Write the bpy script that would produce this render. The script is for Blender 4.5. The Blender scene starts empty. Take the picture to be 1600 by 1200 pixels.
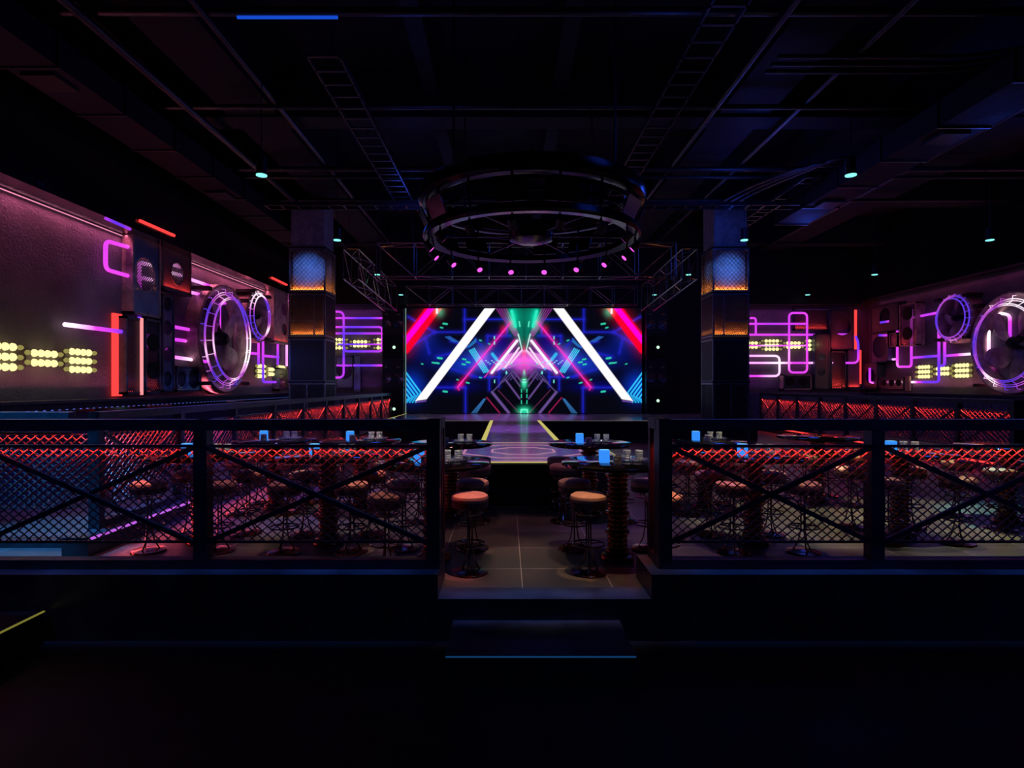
import bpy, bmesh, math, random
import numpy as np
from mathutils import Vector
random.seed(7)
PI = math.pi
FPX, VX, VY, H = 930.0, 791.0, 602.0, 1.75       # focal length in pixels, vanishing point, eye height
XL, XR, YB = -8.15, 14.6, 24.0                   # side walls and back wall
CEIL = 8.0
C = bpy.context.scene.collection

# ------------------------------------------------------------------ materials
def new_mat(name):
    m = bpy.data.materials.new(name); m.use_nodes = True
    nt = m.node_tree; nt.nodes.clear()
    out = nt.nodes.new('ShaderNodeOutputMaterial')
    return m, nt, out

def pmat(name, col, rough=.5, metal=0., var=.15, scale=6., bump=0., bscale=40., spec=.5, coat=0., trans=0.):
    m, nt, out = new_mat(name)
    b = nt.nodes.new('ShaderNodeBsdfPrincipled')
    nt.links.new(b.outputs[0], out.inputs[0])
    b.inputs['Metallic'].default_value = metal
    b.inputs['Specular IOR Level'].default_value = spec
    b.inputs['Coat Weight'].default_value = coat
    b.inputs['Transmission Weight'].default_value = trans
    tc = nt.nodes.new('ShaderNodeTexCoord')
    n = nt.nodes.new('ShaderNodeTexNoise'); n.inputs['Scale'].default_value = scale; n.inputs['Detail'].default_value = 4
    nt.links.new(tc.outputs['Object'], n.inputs['Vector'])
    r = nt.nodes.new('ShaderNodeValToRGB')
    r.color_ramp.elements[0].position = .3; r.color_ramp.elements[1].position = .7
    lo = [c*(1-var) for c in col]; hi = [min(1, c*(1+var)) for c in col]
    r.color_ramp.elements[0].color = (*lo, 1); r.color_ramp.elements[1].color = (*hi, 1)
    nt.links.new(n.outputs['Fac'], r.inputs[0]); nt.links.new(r.outputs[0], b.inputs['Base Color'])
    mr = nt.nodes.new('ShaderNodeMapRange')
    mr.inputs['To Min'].default_value = max(0.02, rough*(1-var)); mr.inputs['To Max'].default_value = min(1, rough*(1+var))
    nt.links.new(n.outputs['Fac'], mr.inputs['Value']); nt.links.new(mr.outputs[0], b.inputs['Roughness'])
    if bump:
        n2 = nt.nodes.new('ShaderNodeTexNoise'); n2.inputs['Scale'].default_value = bscale; n2.inputs['Detail'].default_value = 6
        nt.links.new(tc.outputs['Object'], n2.inputs['Vector'])
        bp = nt.nodes.new('ShaderNodeBump'); bp.inputs['Strength'].default_value = bump; bp.inputs['Distance'].default_value = .03
        nt.links.new(n2.outputs['Fac'], bp.inputs['Height']); nt.links.new(bp.outputs[0], b.inputs['Normal'])
    return m

def emat(name, col, s):
    m, nt, out = new_mat(name)
    e = nt.nodes.new('ShaderNodeEmission'); e.inputs[0].default_value = (*col, 1); e.inputs[1].default_value = s
    nt.links.new(e.outputs[0], out.inputs[0])
    return m

def neon_mat(name, stops, scale, s):
    """gas tube whose colour drifts along its length"""
    m, nt, out = new_mat(name)
    g = nt.nodes.new('ShaderNodeNewGeometry')
    n = nt.nodes.new('ShaderNodeTexNoise'); n.inputs['Scale'].default_value = scale; n.inputs['Detail'].default_value = 1
    nt.links.new(g.outputs['Position'], n.inputs['Vector'])
    r = nt.nodes.new('ShaderNodeValToRGB'); cr = r.color_ramp
    while len(cr.elements) < len(stops): cr.elements.new(.5)
    for e, (p, c) in zip(cr.elements, stops): e.position = p; e.color = (*c, 1)
    nt.links.new(n.outputs['Fac'], r.inputs[0])
    e = nt.nodes.new('ShaderNodeEmission'); e.inputs[1].default_value = s
    nt.links.new(r.outputs[0], e.inputs[0]); nt.links.new(e.outputs[0], out.inputs[0])
    return m

def floor_mat():
    m, nt, out = new_mat('club_floor_tiles')
    b = nt.nodes.new('ShaderNodeBsdfPrincipled'); nt.links.new(b.outputs[0], out.inputs[0])
    g = nt.nodes.new('ShaderNodeNewGeometry')
    mp = nt.nodes.new('ShaderNodeMapping'); mp.inputs['Location'].default_value = (-.141, -5.68, 0)
    nt.links.new(g.outputs['Position'], mp.inputs['Vector'])
    br = nt.nodes.new('ShaderNodeTexBrick'); br.offset = 0; br.squash = 1
    br.inputs['Scale'].default_value = 1; br.inputs['Brick Width'].default_value = .78; br.inputs['Row Height'].default_value = .73
    br.inputs['Mortar Size'].default_value = .0035; br.inputs['Mortar Smooth'].default_value = .1
    br.inputs['Color1'].default_value = (.085, .08, .078, 1); br.inputs['Color2'].default_value = (.12, .113, .108, 1)
    br.inputs['Mortar'].default_value = (.55, .52, .5, 1)
    nt.links.new(mp.outputs[0], br.inputs['Vector'])
    n = nt.nodes.new('ShaderNodeTexNoise'); n.inputs['Scale'].default_value = 2.5; n.inputs['Detail'].default_value = 8
    nt.links.new(g.outputs['Position'], n.inputs['Vector'])
    mx = nt.nodes.new('ShaderNodeMix'); mx.data_type = 'RGBA'; mx.blend_type = 'MULTIPLY'; mx.inputs[0].default_value = .55
    nt.links.new(br.outputs['Color'], mx.inputs[6])
    r = nt.nodes.new('ShaderNodeValToRGB'); r.color_ramp.elements[0].color = (.45, .45, .45, 1); r.color_ramp.elements[0].position = .3
    r.color_ramp.elements[1].position = .65
    nt.links.new(n.outputs['Fac'], r.inputs[0]); nt.links.new(r.outputs[0], mx.inputs[7])
    nt.links.new(mx.outputs[2], b.inputs['Base Color'])
    mr = nt.nodes.new('ShaderNodeMapRange'); mr.inputs['To Min'].default_value = .3; mr.inputs['To Max'].default_value = .5
    nt.links.new(n.outputs['Fac'], mr.inputs['Value']); nt.links.new(mr.outputs[0], b.inputs['Roughness'])
    return m

M = {}
M['floor'] = floor_mat()
M['concrete'] = pmat('dark_rough_plaster', (.13, .11, .125), .75, 0, .25, 1.3, .7, 26)
M['black'] = pmat('matt_black_paint', (.005, .005, .006), .6, 0, .2, 3)
M['ceil'] = pmat('dark_ceiling_concrete', (.017, .02, .028), .85, 0, .35, 1.2, .4, 8, .12)
M['beam'] = pmat('ceiling_beam_paint', (.017, .02, .028), .7, 0, .3, 1.6, .3, 12, .12)
M['pipe'] = pmat('galvanised_pipe', (.05, .055, .065), .4, .7, .2, 5)
M['soffit'] = pmat('gloss_black_soffit', (.012, .01, .013), .12, 0, .3, 4, .25, 9)
M['steel'] = pmat('dark_painted_steel', (.06, .08, .11), .42, .5, .25, 8, .15, 60)
M['mesh'] = pmat('expanded_steel_mesh', (.24, .22, .22), .5, .35, .2, 20)
M['colmesh'] = pmat('column_wire_mesh', (.06, .07, .09), .45, .5, .2, 20)
M['colframe'] = pmat('column_angle_steel', (.18, .22, .28), .4, .6, .25, 9, .2, 50)
M['coreskin'] = pmat('brushed_column_lining', (.3, .32, .36), .45, .15, .3, 7, .3, 60)
M['rust'] = pmat('brown_weathered_metal', (.42, .29, .26), .5, .45, .45, 5, .35, 30)
M['curb'] = pmat('polished_dark_stone', (.05, .055, .07), .35, 0, .5, 3, .1, 20)
M['copper'] = pmat('dark_copper', (.32, .12, .07), .22, 1., .3, 12)
M['chrome'] = pmat('smoked_chrome', (.28, .22, .2), .16, 1., .2, 9)
M['leather'] = pmat('tan_leather', (.55, .3, .24), .42, 0, .15, 9, .15, 70)
M['skirt'] = pmat('dark_leather_skirt', (.1, .06, .06), .5, 0, .2, 9)
M['gloss'] = pmat('black_glass_top', (.01, .01, .012), .07, 0, .3, 5, 0, 1, .6, .3)
M['glass'] = pmat('cut_crystal', (.85, .83, .8), .2, 0, .1, 30, .9, 150, 1., 0, .2)
M['silver'] = pmat('polished_silver', (.75, .72, .7), .18, 1, .3, 40, .8, 90)
M['bluemetal'] = pmat('blue_lacquered_sheet', (.12, .17, .33), .3, .3, .35, 2.2, .1, 20, .5, .3)
M['darkpanel'] = pmat('charcoal_sheet', (.11, .09, .11), .45, .2, .3, 3)
M['hole'] = pmat('black_felt', (.008, .007, .008), .9)
M['navy'] = pmat('navy_ribbed_upholstery', (.06, .08, .2), .5, 0, .3, 5)
M['stage'] = pmat('glossy_stage_deck', (.34, .3, .36), .16, 0, .25, 3, .03, 30)
M['riser'] = pmat('stage_riser_black', (.02, .018, .022), .5, 0, .3, 3)
M['truss'] = pmat('truss_aluminium', (.3, .29, .27), .3, .9, .2, 9)
M['rig'] = pmat('black_chrome_rig', (.02, .02, .024), .22, .9, .3, 5)
M['rigpanel'] = pmat('bronze_rig_panels', (.09, .065, .07), .2, .9, .4, 3)
M['speaker'] = pmat('speaker_black', (.02, .02, .023), .5)
M['cone'] = pmat('speaker_cone_ring', (.16, .14, .14), .25, .7)
M['blade'] = pmat('worn_fan_blade', (.32, .22, .21), .42, .5, .5, 4, .25, 25)
PUR = [(.34, (.16, .035, .9)), (.43, (.62, .045, .85)), (.51, (.8, .06, .8)), (.56, (1.25, .5, 1.2)), (.63, (1.5, 1.05, 1.4))]
M['neon'] = neon_mat('purple_neon', PUR, .42, 1.15)
M['neon_dim'] = neon_mat('magenta_neon', PUR[:3], .6, 1.0)
M['neon_cage'] = neon_mat('white_violet_neon', [(.4, (.13, .04, .8)), (.5, (.55, .08, .65)), (.57, (1.1, .5, 1.0)), (.66, (1.4, 1.1, 1.3))], .9, .95)
M['bulb'] = emat('warm_bulb_bright', (1., .88, .36), 1.35)
M['bulb_dim'] = emat('warm_bulb_dim', (.42, .36, .1), .7)
M['red'] = emat('red_led', (1., .03, .03), 1.6)
M['redbar'] = emat('red_light_bar', (1., .05, .05), 1.3)
M['pinkbar'] = emat('salmon_light_bar', (1., .28, .3), 1.2)
M['purpled'] = emat('purple_led_line', (.55, .12, .8), 1.0)
M['orange'] = emat('orange_led', (1., .5, .06), 2.2)
M['yellow'] = emat('yellow_edge_light', (.62, .55, .16), .9)
M['floorline'] = emat('rose_floor_line', (.5, .22, .38), .9)
M['candle'] = emat('blue_lantern_glow', (.035, .27, .95), 1.0)
M['candletop'] = emat('blue_lantern_rim', (.2, .6, 1.), 1.0)
M['cyan'] = emat('cyan_lamp_lens', (.25, 1., .85), 1.3)
M['magenta'] = emat('magenta_lamp_lens', (1., .1, .85), 1.3)
M['bluereflect'] = emat('blue_ceiling_reflection', (.008, .07, .6), 1.0)
M['led'] = emat('green_white_led', (.6, 1., .7), 1.2)
M['counterglint'] = emat('blue_glint_specks', (.12, .2, .9), .8)
M['pinkcove'] = emat('pink_cove_strip', (1., .3, .5), 1.0)

# ------------------------------------------------------------------ mesh helpers
def ident(x, y, z): return (x, y, z)
class Frame:
    """local axes of a wall: u along it, v up, w out of it"""
    def __init__(s, kind, c): s.kind, s.c = kind, c
    def __call__(s, u, v, w):
        if s.kind == 'left': return (s.c + w, u, v)
        if s.kind == 'right': return (s.c - w, u, v)
        return (u, s.c - w, v)
    def px(s, x, y, w=0.):
        if s.kind == 'left': d = (s.c + w)*FPX/(x - VX); return d, H - (y - VY)*d/FPX
        if s.kind == 'right': d = (s.c - w)*FPX/(x - VX); return d, H - (y - VY)*d/FPX
        d = s.c - w; return (x - VX)*d/FPX, H - (y - VY)*d/FPX
FL, FR, FB = Frame('left', XL), Frame('right', XR), Frame('back', YB)

def tag(o, label, cat, group=None):
    o['label'] = label; o['category'] = cat
    if group: o['group'] = group
    return o
def empty(name, loc):
    o = bpy.data.objects.new(name, None); C.objects.link(o); o.location = loc; o.empty_display_size = .1
    return o
def origin_of(o):
    v = Vector((0, 0, 0))
    while o: v += o.location; o = o.parent
    return v
class MB:
    def __init__(s): s.v = []; s.f = []
    def add(s, vs, fs):
        n = len(s.v); s.v += [tuple(p) for p in vs]; s.f += [tuple(i + n for i in f) for f in fs]; return s
    def box(s, a0, a1, b0, b1, c0, c1, F=ident):
        vs = [F(a, b, c) for a in (a0, a1) for b in (b0, b1) for c in (c0, c1)]
        return s.add(vs, [(0, 1, 3, 2), (4, 6, 7, 5), (0, 4, 5, 1), (2, 3, 7, 6), (0, 2, 6, 4), (1, 5, 7, 3)])
    def sweep(s, pts, r, n=8, closed=False, r2=None):
        pts = [Vector(p) for p in pts]; k = len(pts); rings = []
        up = None
        for i in range(k):
            if closed: t = (pts[(i+1) % k] - pts[i-1])
            else: t = pts[min(i+1, k-1)] - pts[max(i-1, 0)]
            t.normalize()
            if up is None:
                up = Vector((0, 0, 1)) if abs(t.z) < .9 else Vector((1, 0, 0))
            a = t.cross(up)
            if a.length < 1e-4: a = t.orthogonal()
            a.normalize(); b = a.cross(t).normalized(); up = b
            rings.append([pts[i] + (a*math.cos(2*PI*j/n) + b*math.sin(2*PI*j/n))*r for j in range(n)])
        vs = [p for q in rings for p in q]; fs = []
        for i in range(k if closed else k-1):
            i2 = (i+1) % k
            for j in range(n):
                j2 = (j+1) % n; fs.append((i*n+j, i*n+j2, i2*n+j2, i2*n+j))
        if not closed: fs += [tuple(range(n))[::-1], tuple(range((k-1)*n, k*n))]
        return s.add(vs, fs)
    def tube(s, p0, p1, r, n=8): return s.sweep([p0, p1], r, n)
    def ring(s, c, R, r, F=None, n=48, m=8):
        """torus; axis z, or the w axis of frame F with c=(u,v,w)"""
        pts = []
        vs = []; fs = []
        for i in range(n):
            a = 2*PI*i/n
            for j in range(m):
                b = 2*PI*j/m; q = R + r*math.cos(b); h = r*math.sin(b)
                if F: vs.append(F(c[0] + q*math.cos(a), c[1] + q*math.sin(a), c[2] + h))
                else: vs.append((c[0] + q*math.cos(a), c[1] + q*math.sin(a), c[2] + h))
        for i in range(n):
            for j in range(m):
                fs.append((i*m+j, ((i+1) % n)*m+j, ((i+1) % n)*m+(j+1) % m, i*m+(j+1) % m))
        return s.add(vs, fs)
    def lathe(s, c, prof, n=32, F=None, caps=True):
        """profile (r, h) around z at c, or around w of F"""
        vs = []; fs = []; k = len(prof)
        for (r, h) in prof:
            for i in range(n):
                a = 2*PI*i/n
                if F: vs.append(F(c[0] + r*math.cos(a), c[1] + r*math.sin(a), c[2] + h))
                else: vs.append((c[0] + r*math.cos(a), c[1] + r*math.sin(a), c[2] + h))
        for j in range(k-1):
            for i in range(n):
                fs.append((j*n+i, j*n+(i+1) % n, (j+1)*n+(i+1) % n, (j+1)*n+i))
        if caps: fs += [tuple(range(n))[::-1], tuple(range((k-1)*n, k*n))]
        return s.add(vs, fs)
    def lattice(s, F, u0, u1, v0, v1, pu, pv, t, w, circ=None):
        """expanded-metal diamonds clipped to a rectangle, or to a circle in it"""
        for sg in (1, -1):
            L = math.hypot(pu, pv); du, dv = pu/L, sg*pv/L
            span = (v1 - v0)*pu/pv
            k0 = -int(span/pu) - 2; k1 = int((u1-u0)/pu) + int(span/pu) + 2
            for k in range(k0, k1):
                pu0 = u0 + k*pu; pv0 = v0 if sg > 0 else v1
                lo, hi = -1e9, 1e9; ok = True
                if circ:
                    cu, cv, R = circ; fx, fy = pu0-cu, pv0-cv
                    bq = fx*du + fy*dv; cq = fx*fx + fy*fy - R*R; D = bq*bq - cq
                    if D <= 0: continue
                    lo, hi = -bq - math.sqrt(D), -bq + math.sqrt(D)
                for p, d, a, b in ((pu0, du, u0, u1), (pv0, dv, v0, v1)):
                    t0, t1 = (a-p)/d, (b-p)/d
                    if t0 > t1: t0, t1 = t1, t0
                    lo, hi = max(lo, t0), min(hi, t1)
                if hi - lo < .01: continue
                A = (pu0 + du*lo, pv0 + dv*lo); B = (pu0 + du*hi, pv0 + dv*hi)
                nu, nv = -dv*t/2, du*t/2; h = t*.45; wo = w + sg*t*.2
                vs = [F(A[0]+nu, A[1]+nv, wo-h), F(A[0]-nu, A[1]-nv, wo-h), F(A[0]-nu, A[1]-nv, wo+h), F(A[0]+nu, A[1]+nv, wo+h),
                      F(B[0]+nu, B[1]+nv, wo-h), F(B[0]-nu, B[1]-nv, wo-h), F(B[0]-nu, B[1]-nv, wo+h), F(B[0]+nu, B[1]+nv, wo+h)]
                s.add(vs, [(0, 1, 5, 4), (1, 2, 6, 5), (2, 3, 7, 6), (3, 0, 4, 7), (0, 3, 2, 1), (4, 5, 6, 7)])
        return s
    def plate(s, F, u0, u1, v0, v1, w, holes, thick=.025):
        """sheet with round holes (cu, cv, r), split into one cell per hole"""
        n = 32
        vert = (v1-v0) >= (u1-u0)
        hs = sorted(holes, key=lambda h: h[1] if vert else h[0])
        if not hs: return s.box(u0, u1, v0, v1, w-thick, w, F)
        cuts = [v0 if vert else u0]
        for a, b in zip(hs, hs[1:]): cuts.append(((a[1]+b[1]) if vert else (a[0]+b[0]))/2)
        cuts.append(v1 if vert else u1)
        for i, (cu, cv, r) in enumerate(hs):
            a0, a1, b0, b1 = (u0, u1, cuts[i], cuts[i+1]) if vert else (cuts[i], cuts[i+1], v0, v1)
            r = min(r, .97*min(cu-a0, a1-cu, cv-b0, b1-cv))
            vs = []; 
            angs = sorted([2*PI*j/n for j in range(n)] + [math.atan2(y-cv, x-cu) % (2*PI) for x in (a0, a1) for y in (b0, b1)])
            for an in angs:
                c, si = math.cos(an), math.sin(an)
                tt = min(((a1-cu)/c if c > 1e-9 else (a0-cu)/c if c < -1e-9 else 1e9), ((b1-cv)/si if si > 1e-9 else (b0-cv)/si if si < -1e-9 else 1e9))
                vs += [F(cu+r*c, cv+r*si, w), F(cu+tt*c, cv+tt*si, w), F(cu+r*c, cv+r*si, w-thick)]
            k = len(angs); fs = []
            for j in range(k):
                j2 = (j+1) % k
                fs += [(3*j, 3*j+1, 3*j2+1, 3*j2), (3*j, 3*j2, 3*j2+2, 3*j+2)]
            s.add(vs, fs)
        return s
    def build(s, name, mat, parent=None, smooth=False, recalc=True):
        if parent: org = origin_of(parent)
        else:
            a = np.array(s.v); lo, hi = a.min(0), a.max(0)
            org = Vector(((lo[0]+hi[0])/2, (lo[1]+hi[1])/2, lo[2]))
        me = bpy.data.meshes.new(name)
        me.from_pydata([(p[0]-org[0], p[1]-org[1], p[2]-org[2]) for p in s.v], [], s.f)
        if recalc:
            bm = bmesh.new(); bm.from_mesh(me); bmesh.ops.recalc_face_normals(bm, faces=bm.faces); bm.to_mesh(me); bm.free()
        if smooth:
            me.polygons.foreach_set('use_smooth', [True]*len(me.polygons))
            try: me.set_sharp_from_angle(angle=math.radians(40))
            except Exception: pass
        me.materials.append(M[mat] if isinstance(mat, str) else mat)
        o = bpy.data.objects.new(name, me); C.objects.link(o)
        if parent: o.parent = parent
        else: o.location = org
        return o
def struct(name, mb, mat, label=None):
    o = mb.build(name, mat); o['kind'] = 'structure'
    if label: o['label'] = label
    return o
def dup(o, loc=None, parent=None):
    c = o.copy(); C.objects.link(c); c.parent = parent
    if loc is not None: c.location = loc
    for ch in list(kids.get(o.name, [])): dup(ch, None, c)
    return c
kids = {}
def index_kids():
    kids.clear()
    for q in C.objects:
        if q.parent: kids.setdefault(q.parent.name, []).append(q)

def rounded(pts, r, closed=False, seg=5):
    """round the corners of a 2-D polyline"""
    out = []; k = len(pts)
    for i, p in enumerate(pts):
        if not closed and i in (0, k-1): out.append(p); continue
        a = Vector(pts[i-1]); b = Vector(p); c = Vector(pts[(i+1) % k])
        d1 = (a-b); d2 = (c-b); rr = min(r, d1.length*.45, d2.length*.45)
        s = b + d1.normalized()*rr; e = b + d2.normalized()*rr
        for j in range(seg+1):
            t = j/seg; out.append(tuple(s*(1-t)**2 + b*2*t*(1-t) + e*t*t))
    return out

# ------------------------------------------------------------------ camera
cd = bpy.data.cameras.new('camera'); cam = bpy.data.objects.new('camera', cd); C.objects.link(cam)
cam.location = (0, 0, H); cam.rotation_euler = (PI/2, 0, 0)
cd.sensor_width = 36; cd.lens = 36*FPX/1600; cd.shift_x = (800-VX)/1600; cd.shift_y = (VY-600)/1600
cd.clip_start = .05; cd.clip_end = 100
bpy.context.scene.camera = cam

# ------------------------------------------------------------------ lights
def lamp(kind, loc, energy, col, rot=(0, 0, 0), **kw):
    l = bpy.data.lights.new(kind.lower()+'_light', kind); l.energy = energy; l.color = col
    for k, v in kw.items(): setattr(l, k, v)
    o = bpy.data.objects.new(kind.lower()+'_light', l); C.objects.link(o); o.location = loc; o.rotation_euler = rot
    return o
def aim(o, tgt):
    o.rotation_euler = (Vector(tgt) - o.location).to_track_quat('-Z', 'Y').to_euler(); return o
def strip_light(loc, lx, ly, energy, col, rot=(0, 0, 0), spread=PI):
    return lamp('AREA', loc, energy, col, rot, shape='RECTANGLE', size=lx, size_y=ly, spread=spread)
def spot(loc, tgt, energy, col, ang=40, blend=.6, r=.05):
    return aim(lamp('SPOT', loc, energy, col, spot_size=math.radians(ang), spot_blend=blend, shadow_soft_size=r), tgt)

# ------------------------------------------------------------------ shell
struct('floor', MB().box(XL, XR, 5.15, YB, -.34, 0), 'floor', 'grey tiled club floor with pale joints')
struct('floor.001', MB().box(XL, XR, -3, 4.87, -.44, -.34), 'black', 'black lower floor in front of the railings')
struct('ceiling', MB().box(XL, XR, -3, YB, CEIL, CEIL+.2), 'ceil', 'dark exposed ceiling slab')
struct('wall_left', MB().box(XL-.2, XL, -3, YB, -.44, CEIL), 'concrete', 'dark rough plaster wall on the left')
struct('wall_right', MB().box(XR, XR+.2, -3, YB, -.44, CEIL), 'concrete', 'dark rough plaster wall on the right')
struct('wall_back', MB().box(XL-.2, XR+.2, YB, YB+.2, -.44, CEIL), 'concrete', 'dark plaster wall behind the stage')
# soffits above the lit part of the walls
struct('trim_1', MB().box(XL, XL+.55, -3, YB, 4.95, CEIL), 'soffit', 'gloss black soffit over the left wall')
struct('trim_2', MB().box(XR-.55, XR, -3, YB, 5.1, CEIL), 'soffit', 'gloss black soffit over the right wall')
struct('trim_3', MB().box(XL+.55, XR-.55, YB-.5, YB, 4.95, CEIL), 'black', 'black soffit over the back wall')
struct('trim_4', MB().box(-4.8, 8.0, 23.5, YB, 0, 4.95), 'black', 'black backdrop around the screen')
# wainscot benches below the decorated walls
for nm, F, lab in (('trim_5', FL, 'dark ledge along the left wall'), ('trim_6', FR, 'dark ledge along the right wall')):
    struct(nm, MB().box(-3, 23.5, 0 if 0 else -.34, 1.44, .002, .3, F), 'navy', lab)
struct('trim_7', MB().box(XL+.3, -4.8, 0, 1.44, .002, .3, FB), 'navy')
struct('trim_8', MB().box(8, XR-.3, 0, 1.44, .002, .3, FB), 'navy')
for i, F in enumerate((FL, FR)):
    mb = MB()
    for k in range(60): mb.box(5.2+k*.3, 5.2+k*.3+.27, .1, 1.2, .302, .34, F)
    struct('trim_%d' % (9+i), mb, 'navy', 'ribbed navy upholstery below the ledge')
    struct('trim_%d' % (11+i), MB().box(-3, 23.4, 1.441, 1.49, .002, .5, F), 'steel', 'steel cap of the wall ledge')

# curbs: front, returns, steps
CURB = .2
mb = MB().box(XL, -.56, 4.87, 5.15, -.34, CURB).box(-.76, -.56, 5.15, 5.45, 0, CURB)
struct('trim_13', mb, 'curb', 'dark polished curb under the left front railing')
mb = MB().box(1.19, XR, 4.87, 5.15, -.34, CURB).box(1.19, 1.42, 5.15, 5.45, 0, CURB)
struct('trim_14', mb, 'curb', 'dark polished curb under the right front railing')
struct('trim_15', MB().box(-.56, 1.19, 4.87, 5.15, -.34, .001), 'curb', 'upper step tread between the railings')
struct('trim_16', MB().box(-.436, .926, 4.22, 4.87, -.34, -.17), 'curb', 'lower step below the opening')
# side platforms' curbs
struct('trim_17', MB().box(-4.52, -4.25, 6.05, 22.9, 0, CURB), 'curb', 'curb of the left side platform')
struct('trim_18', MB().box(9.85, XR-.34, 11.5, 11.9, 0, CURB).box(9.85, 10.2, 11.9, 23.5, 0, CURB), 'curb', 'curb of the right side platform')

# beams under the slab
def beam(x0, x1, y0, y1, z0=7.0):
    o = MB().box(x0, x1, y0, y1, z0, CEIL).build('ceiling_beam', 'beam'); o['kind'] = 'structure'; return o
for y in (3.0, 6.2, 11.65, 17.0, 22.0): beam(XL+.55, XR-.55, y, y+.55)
for x in (-5.46, 4.15, 10.0): beam(x, x+.98, -3, 23.5, 7.05)
for x in (-1.6, .9, 7.2): beam(x, x+.28, -3, 23.5, 7.45)

# ------------------------------------------------------------------ railings
def rail_box(root, F, u0, u1, posts, base=CURB, pitch=.085, energy=14., thick=.009, post_w=.11, xspan=True, names=''):
    MB().box(u0, u1, base, base+.075, -.06, .06, F).build('base_beam', 'steel', root)
    MB().box(u0, u1, 1.368, 1.46, -.06, .06, F).build('top_rail', 'steel', root)
    MB().box(u0, u1, 1.2195, 1.243, -.014, .014, F).build('mid_bar', 'steel', root)
    MB().box(u0, u1, .405, .425, -.012, .012, F).build('bottom_bar', 'steel', root)
    for p in posts: MB().box(p-post_w/2, p+post_w/2, base, 1.46, -.055, .062, F).build('post', 'steel', root)
    ps = sorted(posts)
    for a, b in zip(ps, ps[1:]):
        if b - a < .8: 
            MB().lattice(F, a+post_w/2, b-post_w/2, .425, 1.225, pitch, pitch*.82, thick, 0).build('mesh_infill', 'mesh', root); continue
        a += post_w/2; b -= post_w/2
        MB().lattice(F, a, b, .425, 1.225, pitch, pitch*.82, thick, 0).build('mesh_infill', 'mesh', root)
        for sg in (1, -1):
            v0, v1 = (.425, 1.225) if sg > 0 else (1.225, .425)
            m = .022; w0 = .028 if sg > 0 else .045
            vs = [F(a, v0-m, w0), F(a, v0+m, w0), F(b, v1+m, w0), F(b, v1-m, w0), F(a, v0-m, w0+.025), F(a, v0+m, w0+.025), F(b, v1+m, w0+.025), F(b, v1-m, w0+.025)]
            MB().add(vs, [(0, 1, 2, 3), (4, 7, 6, 5), (0, 4, 5, 1), (1, 5, 6, 2), (2, 6, 7, 3), (3, 7, 4, 0)]).build('cross_brace', 'steel', root)

RG = 'front railings with mesh infill'
r = tag(empty('mesh_railing', (-4, 5.08, CURB)), 'front steel mesh railing left of the opening, three wide bays', 'railing', RG)
FF = Frame('back', 5.08)
rail_box(r, FF, -5.4, -.56, [-4.42-.07, -2.583, -.617])
r = tag(empty('mesh_railing', (4, 5.08, CURB)), 'front steel mesh railing right of the opening, near the camera', 'railing', RG)
rail_box(r, FF, 1.29, 6.8, [1.344, 3.137, 5.0, 6.8])
for sx, lab in ((-.62, 'short mesh return railing on the left side of the opening'), (1.35, 'short mesh return railing on the right side of the opening')):
    F = Frame('left', sx)
    r = tag(empty('return_railing', (sx, 5.3, CURB)), lab, 'railing')
    rail_box(r, F, 5.16, 5.42, [5.17+.02, 5.40], post_w=.05)
r = tag(empty('side_railing', (-4.45, 14, CURB)), 'long red-lit mesh railing running back along the left platform', 'railing')
rail_box(r, Frame('left', -4.45), 6.42, 22.8, [6.46+i*1.62 for i in range(11)], pitch=.1, thick=.011, post_w=.09)
r = tag(empty('side_railing', (-6, 6.46, CURB)), 'red-lit mesh railing across the near end of the left platform', 'railing'); r.location.z = 0
rail_box(r, Frame('back', 6.46), XL+.35, -4.71, [-6.3, -7.7], base=0, pitch=.1, thick=.01, post_w=.09)
MB().lattice(Frame('back', 6.46), -6.25, -4.54, .425, 1.225, .1, .082, .01, 0).build('mesh_infill', 'mesh', r)
r = tag(empty('side_railing', (10, 17, CURB)), 'long red-lit mesh railing running back along the right platform', 'railing')
rail_box(r, Frame('right', 10.0), 11.7, 23.3, [11.7+i*1.45 for i in range(9)], pitch=.13, thick=.014, post_w=.1)
r = tag(empty('side_railing', (12, 11.7, CURB)), 'mesh railing across the near end of the right platform', 'railing')
rail_box(r, Frame('back', 11.7), 10.1, XR-.5, [10.15, 12.0, 14.0], pitch=.1, thick=.011, post_w=.16)
# LED lines and their light
RED = (1, .03, .02)
def ledline(F, u0, u1, e, label, w=.014, k=.24, sp=56):
    o = MB().box(u0, u1, 1.2185, 1.2195, -.004, .004, F).build('led_strip', 'red'); tag(o, label, 'LED strip', 'red LED strips under the railing bars')
    c = F((u0+u1)/2, 1.2175, w)
    if F.kind == 'back': strip_light(c, u1-u0, .006, e*k*(u1-u0), RED, (math.radians(14), 0, 0), spread=math.radians(36))
    else: strip_light(c, .006, u1-u0, e*k*(u1-u0), RED, spread=math.radians(sp))
ledline(FF, -5.3, -2.65, 7, 'red LED strip under the mid bar of the left front railing, outer bays')
ledline(FF, -2.52, -.69, 7, 'red LED strip under the mid bar of the left front railing, bay by the opening')
ledline(FF, 1.4, 3.08, 7, 'red LED strip under the mid bar of the right front railing, bay by the opening')
ledline(FF, 3.2, 6.7, 7, 'red LED strip under the mid bar of the right front railing, outer bays')
ledline(Frame('left', 1.35), 5.22, 5.37, 9, 'short red LED strip in the return railing right of the opening', -.014)
ledline(Frame('left', -.62), 5.22, 5.37, 9, 'short red LED strip in the return railing left of the opening')
ledline(Frame('left', -4.45), 6.52, 22.7, 14, 'long red LED strip under the bar of the left platform railing', .03, .2, 90)
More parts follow.
